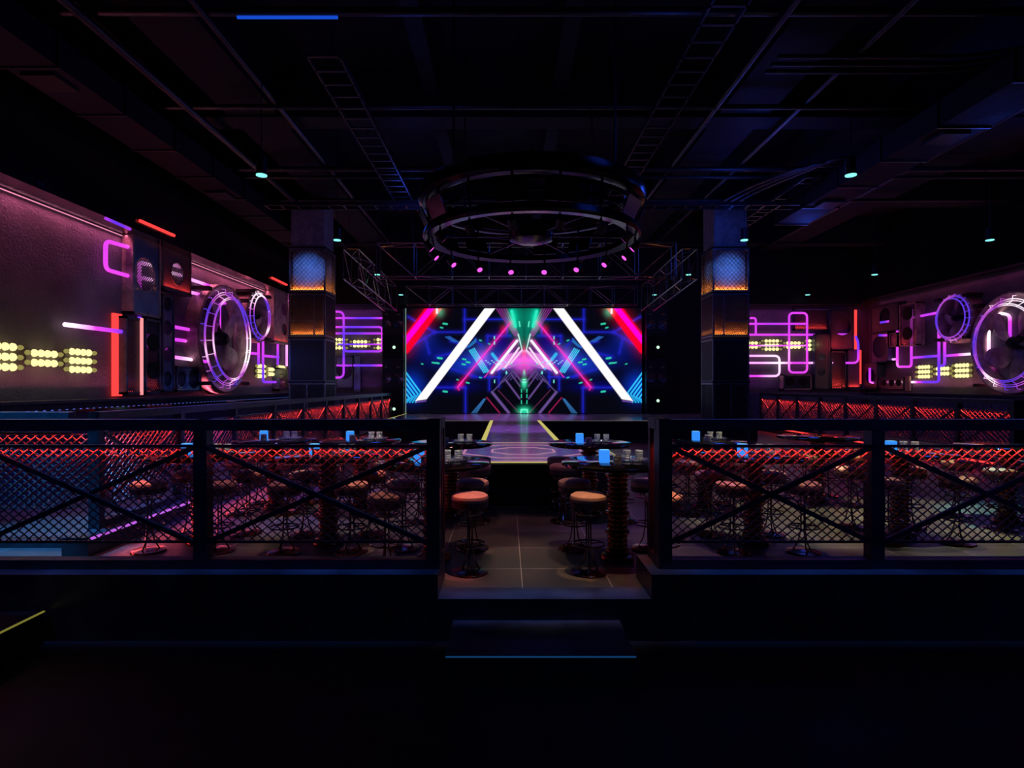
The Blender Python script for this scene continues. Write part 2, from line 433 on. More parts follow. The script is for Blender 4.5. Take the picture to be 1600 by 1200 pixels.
ledline(Frame('back', 6.46), XL+.4, -4.55, 9, 'red LED strip across the near end of the left platform railing')
ledline(Frame('right', 10.0), 11.8, 23.2, 22, 'long red LED strip under the bar of the right platform railing', .03, .2, 90)
# curb LEDs
tag(MB().box(-4.249, -4.235, 6.06, 13.5, .17, .195).build('led_strip', 'purpled'), 'purple LED line along the left platform curb', 'LED strip')
tag(MB().box(9.835, 9.849, 12, 22, .15, .19).build('led_strip', 'redbar'), 'red LED line along the right platform curb', 'LED strip')
strip_light((-4.2, 9.5, .16), .02, 7, 8, (1, .12, .15), (0, -PI/2, 0))

# low bench with a yellow edge light, bottom left of the view
b = tag(empty('low_platform', (-5.2, 3.9, -.34)), 'low dark wooden platform with a yellow edge light at the lower left', 'platform')
MB().box(-6.6, -3.74, 3.0, 4.81, -.34, -.08).build('deck', 'riser', b)
MB().box(-3.75, -3.735, 4.3, 4.82, -.085, -.075).build('edge_light', emat('dim_yellow_edge', (.3, .27, .05), .6), b)
strip_light((-3.5, 4.3, .5), .3, 1.0, .12, (1, .7, .1))

# ------------------------------------------------------------------ structural columns with cladding
def lattice4(mb, cx, y0, w, z0, z1, pu, pv, t):
    x0, x1 = cx-w/2, cx+w/2
    mb.lattice(Frame('back', y0), x0, x1, z0, z1, pu, pv, t, 0)
    mb.lattice(Frame('left', x0), y0, y0+w, z0, z1, pu, pv, t, 0)
    mb.lattice(Frame('left', x1), y0, y0+w, z0, z1, pu, pv, t, 0)
def column(cx, lab, inner):
    y0, w = 16.7, 1.02
    core = MB().box(cx-.425, cx+.425, y0+.085, y0+.935, 0, 7.0).build('column', 'coreskin'); core['kind'] = 'structure'
    shaft = MB().box(cx-.46, cx+.46, y0+.05, y0+.97, 5.66, 6.999).build('column', 'coreskin'); shaft['kind'] = 'structure'
    root = tag(empty('column_cladding', (cx, y0+w/2, 0)), lab, 'column')
    tiers = [(.0, 1.82, 0), (1.84, 3.06, 1), (3.12, 4.33, 2), (4.38, 5.6, 3)]
    x0, x1 = cx-w/2, cx+w/2
    for z0, z1, k in tiers:
        fr = MB(); t = .045
        for (a, b) in ((x0, y0), (x1-t, y0), (x0, y0+w-t), (x1-t, y0+w-t)): fr.box(a, a+t, b, b+t, z0, z1)
        for z in (z0, z1-t):
            fr.box(x0, x1, y0-.004, y0+t, z, z+t); fr.box(x0, x1, y0+w-t, y0+w, z, z+t)
            fr.box(x0-.004, x0+t, y0, y0+w, z, z+t); fr.box(x1-t, x1+.004, y0, y0+w, z, z+t)
        s = 1 if inner > 0 else -1
        if k == 2:
            fr.box(cx+s*.2-.02, cx+s*.2+.02, y0-.003, y0+.04, z0, z1)
            a, b = sorted((cx - s*.5, cx + s*.2)); fr.box(a, b, y0-.003, y0+.04, z0+.42, z0+.46)
        if k == 0: fr.box(cx-.02, cx+.02, y0-.003, y0+.04, z0, z1)
        fr.build('frame', 'colframe', root)
        mb = MB()
        if k == 3: lattice4(mb, cx, y0+.01, w-.02, z0+.04, z1-.04, .12, .13, .014)
        elif k == 2: lattice4(mb, cx, y0+.01, w-.02, z0+.04, z1-.04, .06, .06, .017)
        elif k == 1: lattice4(mb, cx, y0+.01, w-.02, z0+.04, z1-.04, .045, .045, .014)
        else: lattice4(mb, cx, y0+.01, w-.02, z0+.04, z1-.04, .09, .11, .016)
        mb.build('mesh_infill', 'colmesh', root)
        if k in (0, 1):
            MB().box(x0+.08, x1-.08, y0+.065, y0+.082, z0+.05, z1-.05).build('back_panel', 'darkpanel', root)
        if k in (2, 3):
            st = MB().box(x0+.05, x1-.05, y0+.03, y0+.05, z0+.045, z0+.065)
            st.box(x0+.03, x0+.05, y0+.05, y0+w-.05, z0+.045, z0+.065); st.box(x1-.05, x1-.03, y0+.05, y0+w-.05, z0+.045, z0+.065)
            st.build('led_strip', 'orange', root)
            e = 4.5 if k == 3 else 9
            strip_light((cx, y0+.055, z0+.075), w-.1, .04, e, (1, .17, .02), (PI, 0, 0))
            strip_light((x0+.055, y0+w/2, z0+.075), .04, w-.1, e, (1, .22, .03), (PI, 0, 0))
            strip_light((x1-.055, y0+w/2, z0+.075), .04, w-.1, e, (1, .22, .03), (PI, 0, 0))
        MB().box(x0-.012, x1+.012, y0-.012, y0+w+.012, z1, z1+.045).build('shelf_plate', 'black', root)
    spot((cx, y0-1.7, 5.25), (cx, y0, 5.0), 190, (.08, .27, 1), 37, 1.0)
    sx = cx + inner*(w/2+1.0)
    spot((sx, y0+.5, 5.3), (cx+inner*w/2, y0+.5, 5.05), 90, (.1, .35, 1), 36, 1.0)
column(-5.59, 'square column left of the stage clad in mesh boxes, glowing blue and orange', 1)
column(6.31, 'square column right of the stage clad in mesh boxes, glowing blue and orange', -1)

# ------------------------------------------------------------------ stage, runway, octagon
SZ = .64
st = tag(empty('main_stage', (1, 21, 0)), 'wide raised main stage with glossy deck below the big screen', 'stage')
MB().box(-3.9, 8.0, 18.8, 23.5, SZ-.05, SZ).build('deck', 'stage', st)
MB().box(-3.86, 7.96, 18.85, 23.45, 0, SZ-.05).build('riser', 'riser', st)
MB().box(-3.9, 5.0, 18.79, 18.8, SZ-.012, SZ).build('edge_trim', emat('dim_violet_trim', (.3, .25, .2), .5), st)
MB().box(-3.93, -3.9, 18.8, 23.4, SZ-.02, SZ+.002).build('side_trim', 'yellow', st)
ry = 11.535
rw = tag(empty('stage_runway', (.28, 15, 0)), 'glossy runway between yellow edge strips leading to the main stage', 'runway')
MB().box(-.506, 1.07, ry, 18.79, 0, SZ).build('deck', 'stage', rw)
MB().box(-.507, -.41, ry, 18.78, SZ, SZ+.006).build('edge_strip', 'yellow', rw)
MB().box(.975, 1.071, ry, 18.78, SZ, SZ+.006).build('edge_strip', 'yellow', rw)
OC = (.2825, 10.07)
def octa(ap, z):
    R = ap/math.cos(PI/8)
    return [(OC[0]+R*math.cos(PI/8+k*PI/4), OC[1]+R*math.sin(PI/8+k*PI/4), z) for k in range(8)]
def octring(a0, a1, z0, z1):
    A, B, Cc, D = octa(a0, z0), octa(a1, z0), octa(a0, z1), octa(a1, z1)
    fs = []
    for k in range(8):
        j = (k+1) % 8
        fs += [(k, j, 8+j, 8+k), (16+k, 24+k, 24+j, 16+j), (k, 16+k, 16+j, j), (8+k, 8+j, 24+j, 24+k)]
    return MB().add(A+B+Cc+D, fs)
oc = tag(empty('octagonal_stage', (OC[0], OC[1], 0)), 'octagonal dance podium ringed with pink floor lines in front of the runway', 'stage')
def octsolid(ap, z0, z1):
    return MB().add(octa(ap, z0)+octa(ap, z1), [tuple(range(8))[::-1], tuple(range(8, 16))] + [(k, (k+1) % 8, 8+(k+1) % 8, 8+k) for k in range(8)])
octsolid(1.45, SZ-.04, SZ).build('deck', 'stage', oc)
octsolid(1.43, 0, SZ-.04).build('riser', 'riser', oc)
octring(.50, .535, SZ+.001, SZ+.006).build('floor_line', 'floorline', oc)
octring(.96, 1.0, SZ+.001, SZ+.006).build('floor_line', 'floorline', oc)
octring(1.36, 1.385, SZ+.001, SZ+.006).build('floor_line', 'floorline', oc)
octring(1.448, 1.458, SZ-.012, SZ+.002).build('edge_trim', 'yellow', oc)

# ------------------------------------------------------------------ LED screen with its picture
def screen_pixels(nx, ny):
    X, Y = np.meshgrid(np.linspace(130, 1465, nx), np.linspace(752, 152, ny))   # in enlarged photo pixels
    A = 798 - np.abs(X - 798)                                                    # mirrored: work on the left half
    img = np.zeros((ny, nx, 3)); img[...] = (.002, .002, .006)
    def seg(x0, y0, x1, y1):
        dx, dy = x1-x0, y1-y0; L2 = dx*dx+dy*dy
        t = np.clip(((A-x0)*dx+(Y-y0)*dy)/L2, 0, 1)
        return np.hypot(A-(x0+t*dx), Y-(y0+t*dy))
    def line(x0, y0, x1, y1, w, col, soft=1.5, glow=0, gcol=None):
        nonlocal img
        d = seg(x0, y0, x1, y1)
        if glow: img += np.exp(-(d/glow)**2)[..., None]*np.array(gcol or col)*(.5)
        k = np.clip((w/2 + soft - d)/soft, 0, 1)[..., None]
        img = img*(1-k) + np.array(col)*k
    def blob(x, y, rx, ry, col):
        nonlocal img
        img += np.exp(-((A-x)/rx)**2-((Y-y)/ry)**2)[..., None]*np.array(col)
    def poly(pts, col, soft=2.):
        nonlocal img
        d = np.full(A.shape, 1e9); n = len(pts)
        for i in range(n):
            (x0, y0), (x1, y1) = pts[i], pts[(i+1) % n]
            L = math.hypot(x1-x0, y1-y0); s = ((x1-x0)*(Y-y0)-(y1-y0)*(A-x0))/L
            d = np.minimum(d, s)
        k = np.clip(d/soft+.5, 0, 1)[..., None]; img = img*(1-k)+np.array(col)*k
    B = (.01, .015, .55)
    blob(600, 455, 190, 60, (.01, .03, .38)); blob(230, 330, 70, 60, (0, .01, .18)); blob(160, 600, 60, 70, (.0, .03, .5))
    blob(560, 420, 60, 60, (.02, .05, .3)); blob(470, 480, 90, 40, (0, .02, .3)); blob(300, 420, 120, 60, (0, .003, .12))
    blob(400, 600, 120, 30, (0, .0, .12)); blob(660, 350, 60, 60, (.01, .0, .16))
    for q in ((460, 152, 460, 288), (290, 288, 460, 288), (290, 288, 130, 385), (290, 288, 140, 200), (460, 215, 690, 215), (465, 605, 465, 752),
              (300, 605, 465, 605), (390, 500, 520, 540), (500, 545, 660, 545), (600, 545, 600, 620), (240, 330, 260, 410), (300, 430, 420, 400),
              (380, 340, 480, 370), (590, 310, 720, 310), (590, 310, 590, 350), (520, 330, 560, 370), (655, 500, 655, 600), (700, 300, 700, 215)):
        line(*q, 4, B, 2, 11, (.01, .01, .35))
    for k in range(5):                                                            # hazy magenta verticals right of the white bar
        line(640+k*14, 152, 745+k*6, 310, 3, (.22, .02, .22), 3)
    # green light
    blob(770, 200, 55, 75, (.0, .2, .12)); blob(780, 320, 20, 70, (.0, .16, .1)); blob(735, 210, 22, 55, (.0, .38, .22))
    line(727, 168, 748, 255, 12, (.03, .85, .55), 4, 18, (.0, .5, .3)); line(770, 228, 774, 256, 5, (.1, .9, .6), 2)
    for k in range(7):
        t = k/7; line(764+26*t, 300+105*t, 767+26*t, 312+105*t, 5*(1-t*.6), (.5, 1., .85), 2)
    # chevrons lower left and small ones
    for k in range(5):
        o = k*30; x1 = 212-o*.55; y1 = 640+o*.12
        line(128, 520+o, x1, 520+o+(x1-128)*1.38, 7, (.03, .55, .95), 2)
        line(x1, 520+o+(x1-128)*1.38, x1-30, 690, 6, (.02, .45, .9), 2)
    for k in range(4):
        line(487+k*9, 393-k*4, 570+k*9, 520-k*2, 4, (.05, .62, .95), 2)
        line(350+k*8, 315-k*1, 400+k*9, 345, 2, (.02, .12, .5), 2); line(470+k*7, 380-k*3, 525, 325+k*6, 2, (.02, .16, .5), 2)
        line(500+k*9, 752, 570+k*3, 670, 2, (.03, .15, .4), 2)
    line(618, 414, 680, 495, 13, (.03, .45, .85), 5)
    # pink core
    blob(798, 452, 42, 55, (.75, .06, .4)); blob(740, 450, 55, 32, (.6, .1, .55)); blob(690, 470, 40, 26, (.4, .08, .45))
    blob(798, 415, 9, 36, (1., .05, .05)); blob(770, 500, 30, 26, (.25, .02, .25))
    for k in range(9):
        line(798-k*12, 392+k*3, 716-k*9, 476+k*4, 3, (.85, .3, .75), 2)
    line(757, 338, 614, 520, 12, (1., .93, 1.), 3, 16, (.7, .1, .6))
    line(740, 335, 573, 547, 4, (.75, .03, .4), 2); line(768, 378, 690, 490, 8, (1., .75, 1.), 2); line(783, 392, 720, 470, 5, (1., .7, .95), 2)
    line(795, 462, 690, 497, 3, (.5, .2, .6), 2)
    # magenta line with red glow
    line(718, 236, 420, 604, 5, (.95, .04, .55), 2, 14, (.6, .0, .14)); line(420, 604, 430, 620, 4, (.9, .03, .3), 2)
    blob(440, 585, 14, 18, (.5, 0, 0)); blob(680, 275, 16, 22, (.35, 0, .02)); blob(560, 440, 30, 40, (.25, 0, .15))
    # lower perspective lines
    line(616, 632, 712, 752, 12, (.13, .07, .27), 3); line(616, 632, 745, 500, 3, (.1, .06, .2), 3); line(690, 558, 772, 668, 7, (.12, .06, .24), 3)
    line(740, 515, 786, 575, 5, (.14, .07, .28), 2); line(765, 500, 792, 540, 4, (.14, .07, .28), 2); line(585, 662, 660, 752, 4, (.35, .01, .08), 2)
    line(650, 620, 770, 752, 2, (.14, .02, .08), 2); line(725, 530, 775, 600, 4, (.13, .07, .25), 2)
    for k in range(5): line(720+k*14, 500+k*3, 660+k*20, 580-k*6, 2, (.08, .05, .2), 2)
    # green ground lights on the axis
    blob(798, 580, 14, 26, (.05, .9, .5)); blob(798, 520, 6, 14, (.05, .7, .4)); blob(798, 738, 30, 20, (.02, .8, .42))
    line(782, 732, 778, 752, 6, (.2, 1., .7), 2); line(784, 731, 798, 731, 4, (.2, 1., .7), 2)
    for y in (560, 575): line(790, y, 798, y, 5, (.3, 1., .7), 2)
    for y in (615, 645, 680): line(782, y, 783, y+18, 3, (.03, .7, .4), 2)
    # scattered chips
    for x, y, s in ((350, 240, 10), (350, 628, 10), (458, 443, 8), (480, 460, 9), (320, 437, 11), (305, 465, 9), (284, 463, 7), (478, 578, 7), (550, 335, 5), (220, 470, 4),
                    (550, 548, 5), (455, 472, 8), (420, 560, 4), (330, 262, 6), (600, 355, 4), (698, 522, 4), (725, 470, 4)):
        line(x-s, y-1, x+s, y+2, s*.7, (.03, .65, .4), 3)
    for x, y in ((629, 320), (629, 350), (630, 570), (697, 520)): line(x, y-7, x, y+7, 4, (.2, .85, .75), 2)
    for k in range(12): line(580+k*11, 452+(k % 3)*9, 584+k*11, 452+(k % 3)*9, 4, (.35, .75, .95), 2)
    # wide magenta beam top left, red rim
    d = np.abs((A-275)*math.cos(.702)+(Y-160)*math.sin(.702)*.98)
    line(300, 130, 118, 375, 66, (.95, .0, .025), 10, 46, (.5, .0, .02)); line(290, 128, 100, 372, 24, (1., .0, .72), 6)
    blob(318, 170, 22, 26, (.0, .35, .2)); line(303, 152, 303, 178, 9, (1, .9, 1), 3)
    # big white bar
    poly([(575, 150), (635, 150), (245, 672), (180, 683)][::1], (1.05, 1.0, 1.05), 3.)
    line(185, 690, 240, 682, 4, (.2, .08, .45), 2)
    return np.clip(img, 0, 1.3)
sr = tag(empty('led_screen', (.7, 23.35, .62)), 'large LED video screen showing a mirrored neon corridor above the stage', 'screen')
NX, NY = 520, 234
px = screen_pixels(NX, NY)
sx0, sx1, sz0, sz1, sy = -3.91, 5.31, .66, 4.76, 23.3
xs = np.linspace(sx0, sx1, NX); zs = np.linspace(sz0, sz1, NY)
me = bpy.data.meshes.new('display_panel')
GX, GZ = np.meshgrid(xs, zs)
co = np.stack([GX, np.full_like(GX, sy), GZ], -1).reshape(-1, 3) - np.array(origin_of(sr))
idx = np.arange(NX*NY).reshape(NY, NX)
q = np.stack([idx[:-1, :-1], idx[:-1, 1:], idx[1:, 1:], idx[1:, :-1]], -1).reshape(-1, 4)
me.vertices.add(len(co)); me.vertices.foreach_set('co', co.ravel())
me.loops.add(q.size); me.loops.foreach_set('vertex_index', q.ravel())
me.polygons.add(len(q)); me.polygons.foreach_set('loop_start', np.arange(len(q))*4)
me.update(calc_edges=True)
ca = me.color_attributes.new('picture', 'FLOAT_COLOR', 'POINT')
ca.data.foreach_set('color', np.concatenate([px.reshape(-1, 3), np.ones((NX*NY, 1))], 1).ravel())
m, nt, out = new_mat('led_picture')
at = nt.nodes.new('ShaderNodeAttribute'); at.attribute_name = 'picture'
em = nt.nodes.new('ShaderNodeEmission'); em.inputs[1].default_value = 1.0
nt.links.new(at.outputs['Color'], em.inputs[0]); nt.links.new(em.outputs[0], out.inputs[0])
me.materials.append(m)
o = bpy.data.objects.new('display_panel', me); C.objects.link(o); o.parent = sr
MB().box(sx0-.04, sx1+.04, sy+.01, sy+.18, sz0-.015, sz1+.05).build('housing', 'speaker', sr)
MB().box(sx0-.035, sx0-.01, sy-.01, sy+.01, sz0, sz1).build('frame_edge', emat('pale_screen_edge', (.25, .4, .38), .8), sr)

# ------------------------------------------------------------------ loudspeaker stacks
def speaker_cab(x0, x1, z0, z1, y, lab, kind):
    r_ = tag(empty('loudspeaker', ((x0+x1)/2, y+.3, z0)), lab, 'loudspeaker', 'loudspeaker cabinets beside the screen')
    MB().box(x0, x1, y, y+.5, z0+.01, z1-.01).build('cabinet', 'speaker', r_)
    F = Frame('back', y); cx = (x0+x1)/2; h = z1-z0
    if kind:
        for s in (-.27, .27):
            MB().lathe((cx+s*(x1-x0)/.84*.9, z0+h*.35, 0), [(.02, .005), (.12, .012), (.16, .03), (.185, .03), (.19, .0)], 28, F).build('woofer', 'cone', r_, True)
            MB().lathe((cx+s*(x1-x0)/.84*.9, z0+h*.76, 0), [(.0, .05), (.05, .04), (.075, .02), (.08, 0)], 20, F).build('tweeter', 'cone', r_, True)
    else:
        MB().box(x0+.06, x1-.06, z0+.08, z1-.08, 0, .012, F).build('grille', 'hole', r_)
        MB().lathe((cx+.05, z0+h*.5, .01), [(.0, .05), (.045, .04), (.06, 0)], 16, F).build('status_light', 'led', r_, True)
pos = ['topmost', 'second from the top', 'third from the top', 'lowest']
for x0, x1, side in ((-4.78, -3.97, 'left'), (5.4, 6.2, 'right')):
    z = [.64, 1.67, 2.7, 3.73, 4.76]
    if side == 'left': z[0] = 0
    for k in range(4):
        i = 3-k
        speaker_cab(x0, x1, z[i], z[i+1], 22.95, 'black loudspeaker cabinet %s of the screen, %s in its stack' % (side, pos[k]), k in (0, 2))

# ------------------------------------------------------------------ wall decor
def neon(F, pts, label, r=.042, w=.13, rnd=.14, closed=False, mat='neon', group=None):
    uv = [F.px(x, y, w) for x, y in pts]
    uv = rounded(uv, rnd, closed)
    o = MB().sweep([F(u, v, w) for u, v in uv], r, 8, closed).build('neon_tube', mat, smooth=True)
    return tag(o, label, 'neon light', group)
def uvbox(F, x0, y0, x1, y1, w):
    xa, xb = (x0, x1)
    a = F.px(x0, (y0+y1)/2, w)[0]; b = F.px(x1, (y0+y1)/2, w)[0]
    um = (a+b)/2; scale = {'left': abs(F.c+w), 'right': abs(F.c-w)}.get(F.kind)
    if F.kind == 'back': d = F.c-w
    else: d = um
    v0 = H-(y1-VY)*d/FPX; v1 = H-(y0-VY)*d/FPX
    return min(a, b), max(a, b), v0, v1
def panel(F, x0, y0, x1, y1, w, holes, label, face='bluemetal', body='steel', grille=True, gpitch=.07, led=None, name='perforated_panel', clear=False, full=False):
    u0, u1, v0, v1 = uvbox(F, x0, y0, x1, y1, w)
    r_ = tag(empty(name, F((u0+u1)/2, v0, w/2)), label, 'wall panel')
    t = .05
    fr = MB()
    wb = .01 if not clear else w-.12
    fr.box(u0, u0+t, v0, v1, wb, w+.02, F).box(u1-t, u1, v0, v1, wb, w+.02, F).box(u0, u1, v0, v0+t, wb, w+.02, F).box(u0, u1, v1-t, v1, wb, w+.02, F)
    fr.build('frame', body, r_)
    hs = []
    for hx, hy, hr in holes:
        a, b = F.px(hx, hy, w); hs.append((min(max(a, u0+.12), u1-.12), b, hr))
    if full:
        MB().lattice(F, u0+t, u1-t, v0+t, v1-t, gpitch, gpitch, .014, w-.03).build('mesh_infill', 'colmesh', r_)
        for a, b, c in hs: MB().lathe((a, b, w-.02), [(c, 0), (c, .05), (c*.85, .05)], 28, F).build('round_plate', 'hole', r_, True)
    else:
        MB().plate(F, u0+t, u1-t, v0+t, v1-t, w, hs).build('face_plate', face, r_); plate_ = C.objects[-1] if 0 else [q for q in C.objects if q.parent == r_ and q.name.startswith('face_plate')][0]
        for a, b, c in hs:
            MB().ring((a, b, w), c, .012, F, 32, 6).build('hole_rim', body, plate_, True)
            if grille: MB().lattice(F, a-c, a+c, b-c, b+c, gpitch, gpitch, .012, w-.03, (a, b, c)).build('round_grille', 'colmesh', plate_)
    if led:
        MB().box(u0+t, u1-t, v0+t, v0+t+.02, .03, .06, F).build('led_strip', 'redbar', r_)
        led *= .45; c = F((u0+u1)/2, v0+t+.04, w*.5 if full else w+.05)
        if F.kind == 'back': strip_light(c, u1-u0-.1, .08, led, (1, .05, .04), (PI, 0, 0))
        else: strip_light(c, .08, u1-u0-.1, led, (1, .05, .04), (PI, 0, 0))
    return r_
def lightbar(F, x0, y0, x1, y1, label, mat='redbar', w=.1, nm='light_bar', dep=.06):
    u0, u1, v0, v1 = uvbox(F, x0, y0, x1, y1, w)
    return tag(MB().box(u0, u1, v0, v1, w-dep, w, F).build(nm, mat), label, 'light bar' if mat != 'rust' else 'wall panel')
def clusters(F, items, wall):
    """banks of warm round bulbs; items = (x, ymid, rows, label)"""
    for x, y, rows, lab in items:
        u, v = F.px(x, y, .12); 
        r_ = tag(empty('bulb_bank', F(u, v-.3, .05)), lab, 'lamp', 'banks of warm round bulbs')
        MB().box(u-.36, u+.36, v-rows*.07, v+rows*.07, .005, .03, F).build('back_plate', 'concrete', r_)
        for i in range(rows):
            for j in range(6):
                dim = j in (0, 5); rr = .067 if not dim else .045
                cu = u + (j-2.5)*.148; cv = v + (i-(rows-1)/2)*.166
                MB().lathe((cu, cv, .03), [(rr*.7, 0), (rr, .02), (rr*.9, .05), (rr*.5, .075), (0.001, .085)], 16, F).build('bulb', 'bulb_dim' if dim else 'bulb', r_, True)
        c = F(u, v, .3)
        lamp('POINT', c, 2.2, (1, .85, .3), shadow_soft_size=.2)

# --- left wall
clusters(FL, [(8, 557, 3, 'bank of warm bulbs at the left picture edge, three rows'), (75, 560, 2, 'two-row bank of warm bulbs between the two three-row banks on the near left wall'),
              (131, 564, 3, 'three-row bank of warm bulbs nearest the red light bar on the left wall'), (411, 580, 3, 'three-row bank of bulbs under the small fan on the left wall'),
              (427, 581, 2, 'two-row bank of bulbs just right of the one under the small left fan'), (442, 581, 3, 'three-row bank of bulbs beside the left column')], 'left')
neon(FL, [(200, 386), (165, 376), (165, 421), (200, 431)], 'purple neon hook beside the top of the tall blue panel, left wall')
neon(FL, [(101, 507), (196, 519)], 'straight purple neon bar left of the red light bar', w=.15)
neon(FL, [(218, 495), (218, 553)], 'upright purple neon bar behind the mesh frame by the red light bar')
neon(FL, [(221, 411), (241, 415)], 'short purple neon bar behind the upper round grille of the tall blue panel', w=.05)
neon(FL, [(218, 410), (218, 452)], 'upright purple neon stub behind the tall blue panel grille', w=.06)
neon(FL, [(216, 433), (246, 439)], 'lower purple neon bar behind the tall blue panel grille', w=.05)
neon(FL, [(267, 413), (290, 419)], 'upper purple neon bar behind the red-lit round grille', w=.05)
neon(FL, [(267, 426), (290, 432)], 'lower purple neon bar behind the red-lit round grille', w=.05)
neon(FL, [(228, 541), (268, 546)], 'purple neon bar low behind the twin round plates', w=.05)
neon(FL, [(232, 525), (300, 534)], 'purple neon bar across behind the narrow blue panel', w=.05)
neon(FL, [(273, 511), (306, 517), (306, 571)], 'bent purple neon with a long upright left of the big left fan', rnd=.04)
neon(FL, [(300, 534), (303, 534.6)], 'stub of purple neon touching the upright left of the big fan')
neon(FL, [(272, 558), (336, 567)], 'lower purple neon bar running behind the big left fan')
neon(FL, [(299, 437), (338, 450)], 'white-pink neon bar above the big left fan')
neon(FL, [(299, 457), (316, 461)], 'short white-pink neon bar just above the big left fan bracket')
neon(FL, [(343, 548), (343, 475), (365, 471), (365, 513), (358, 520)], 'purple neon loop seen through the blades of the big left fan', w=.08)
neon(FL, [(383, 551), (404, 553)], 'short purple neon between the big and small left fans')
neon(FL, [(404, 570), (404, 530)], 'left upright purple neon under the small left fan')
neon(FL, [(447, 597), (411, 597), (411, 530)], 'bent purple neon under the small left fan turning along the bottom')
neon(FL, [(411, 556), (435, 558)], 'short purple neon rung right of the small left fan')
neon(FL, [(434, 538), (434, 570)], 'right upright purple neon beside the left column')
neon(FL, [(448, 538), (448, 572)], 'upright purple neon grazing the left column edge')
neon(FL, [(424, 460), (449, 470)], 'white-pink neon bar high beside the left column')
neon(FL, [(419, 487), (443, 494)], 'white-pink neon bar at mid height beside the left column')
neon(FL, [(406, 468), (407, 500)], 'purple neon seen through the small left fan', w=.06)
lightbar(FL, 178.5, 490, 191, 619, 'broad upright red light bar on the left wall')
lightbar(FL, 220, 497, 224, 617, 'slim salmon light bar inside the mesh frame on the left wall', 'pinkbar', .27, dep=.02)
panel(FL, 206, 372, 250, 494, .22, [(227, 429, .37)], 'tall blue panel with one round grille high on the left wall', body='rust')
panel(FL, 253, 390, 298, 458, .22, [(277, 428, .27)], 'squarish panel glowing red at its foot with one round grille', 'darkpanel', led=9, name='perforated_panel')
panel(FL, 196, 496, 224, 616, .24, [], 'dark mesh-filled frame just right of the red light bar', full=True, gpitch=.06, led=2)
panel(FL, 226, 499, 250, 615, .24, [(239, 535, .19), (239, 579, .19)], 'mesh-filled frame with two black round plates, left wall', full=True, gpitch=.07, led=5)
panel(FL, 253, 461, 272, 612, .22, [(262, 475, .17), (262, 512, .17), (262, 553, .17), (262, 592, .17)], 'narrow tall blue panel with four round holes, left wall')
panel(FL, 275, 573, 314, 612, .22, [(284, 592, .24), (303, 592, .24)], 'low blue panel with two round holes beside the big left fan')
panel(FL, 427, 455, 449, 537, .3, [(444, 484, .22), (444, 515, .22)], 'brown panel with two dark holes behind the left column edge', 'rust', 'rust', led=3)
panel(FL, 436, 575, 449, 610, .25, [], 'small red-lit frame at the foot of the left column', full=True, led=3)
neon(Frame('left', XL+.55), [(165, 341), (203, 358)], 'painted purple reflection on the soffit above the neon hook', r=.03, w=.03, mat='neon_dim')  # purple reflection in the gloss soffit, put in as a glowing tube
neon(Frame('left', XL+.55), [(219, 345), (272, 368)], 'painted red reflection on the soffit above the tall blue panel', r=.035, w=.03, mat='redbar')  # red LED reflecting on the soffit, drawn as a glowing tube
neon(Frame('left', XL+.55), [(425, 434), (448, 445)], 'red LED bar on the soffit near the left column', r=.035, w=.03, mat='redbar')

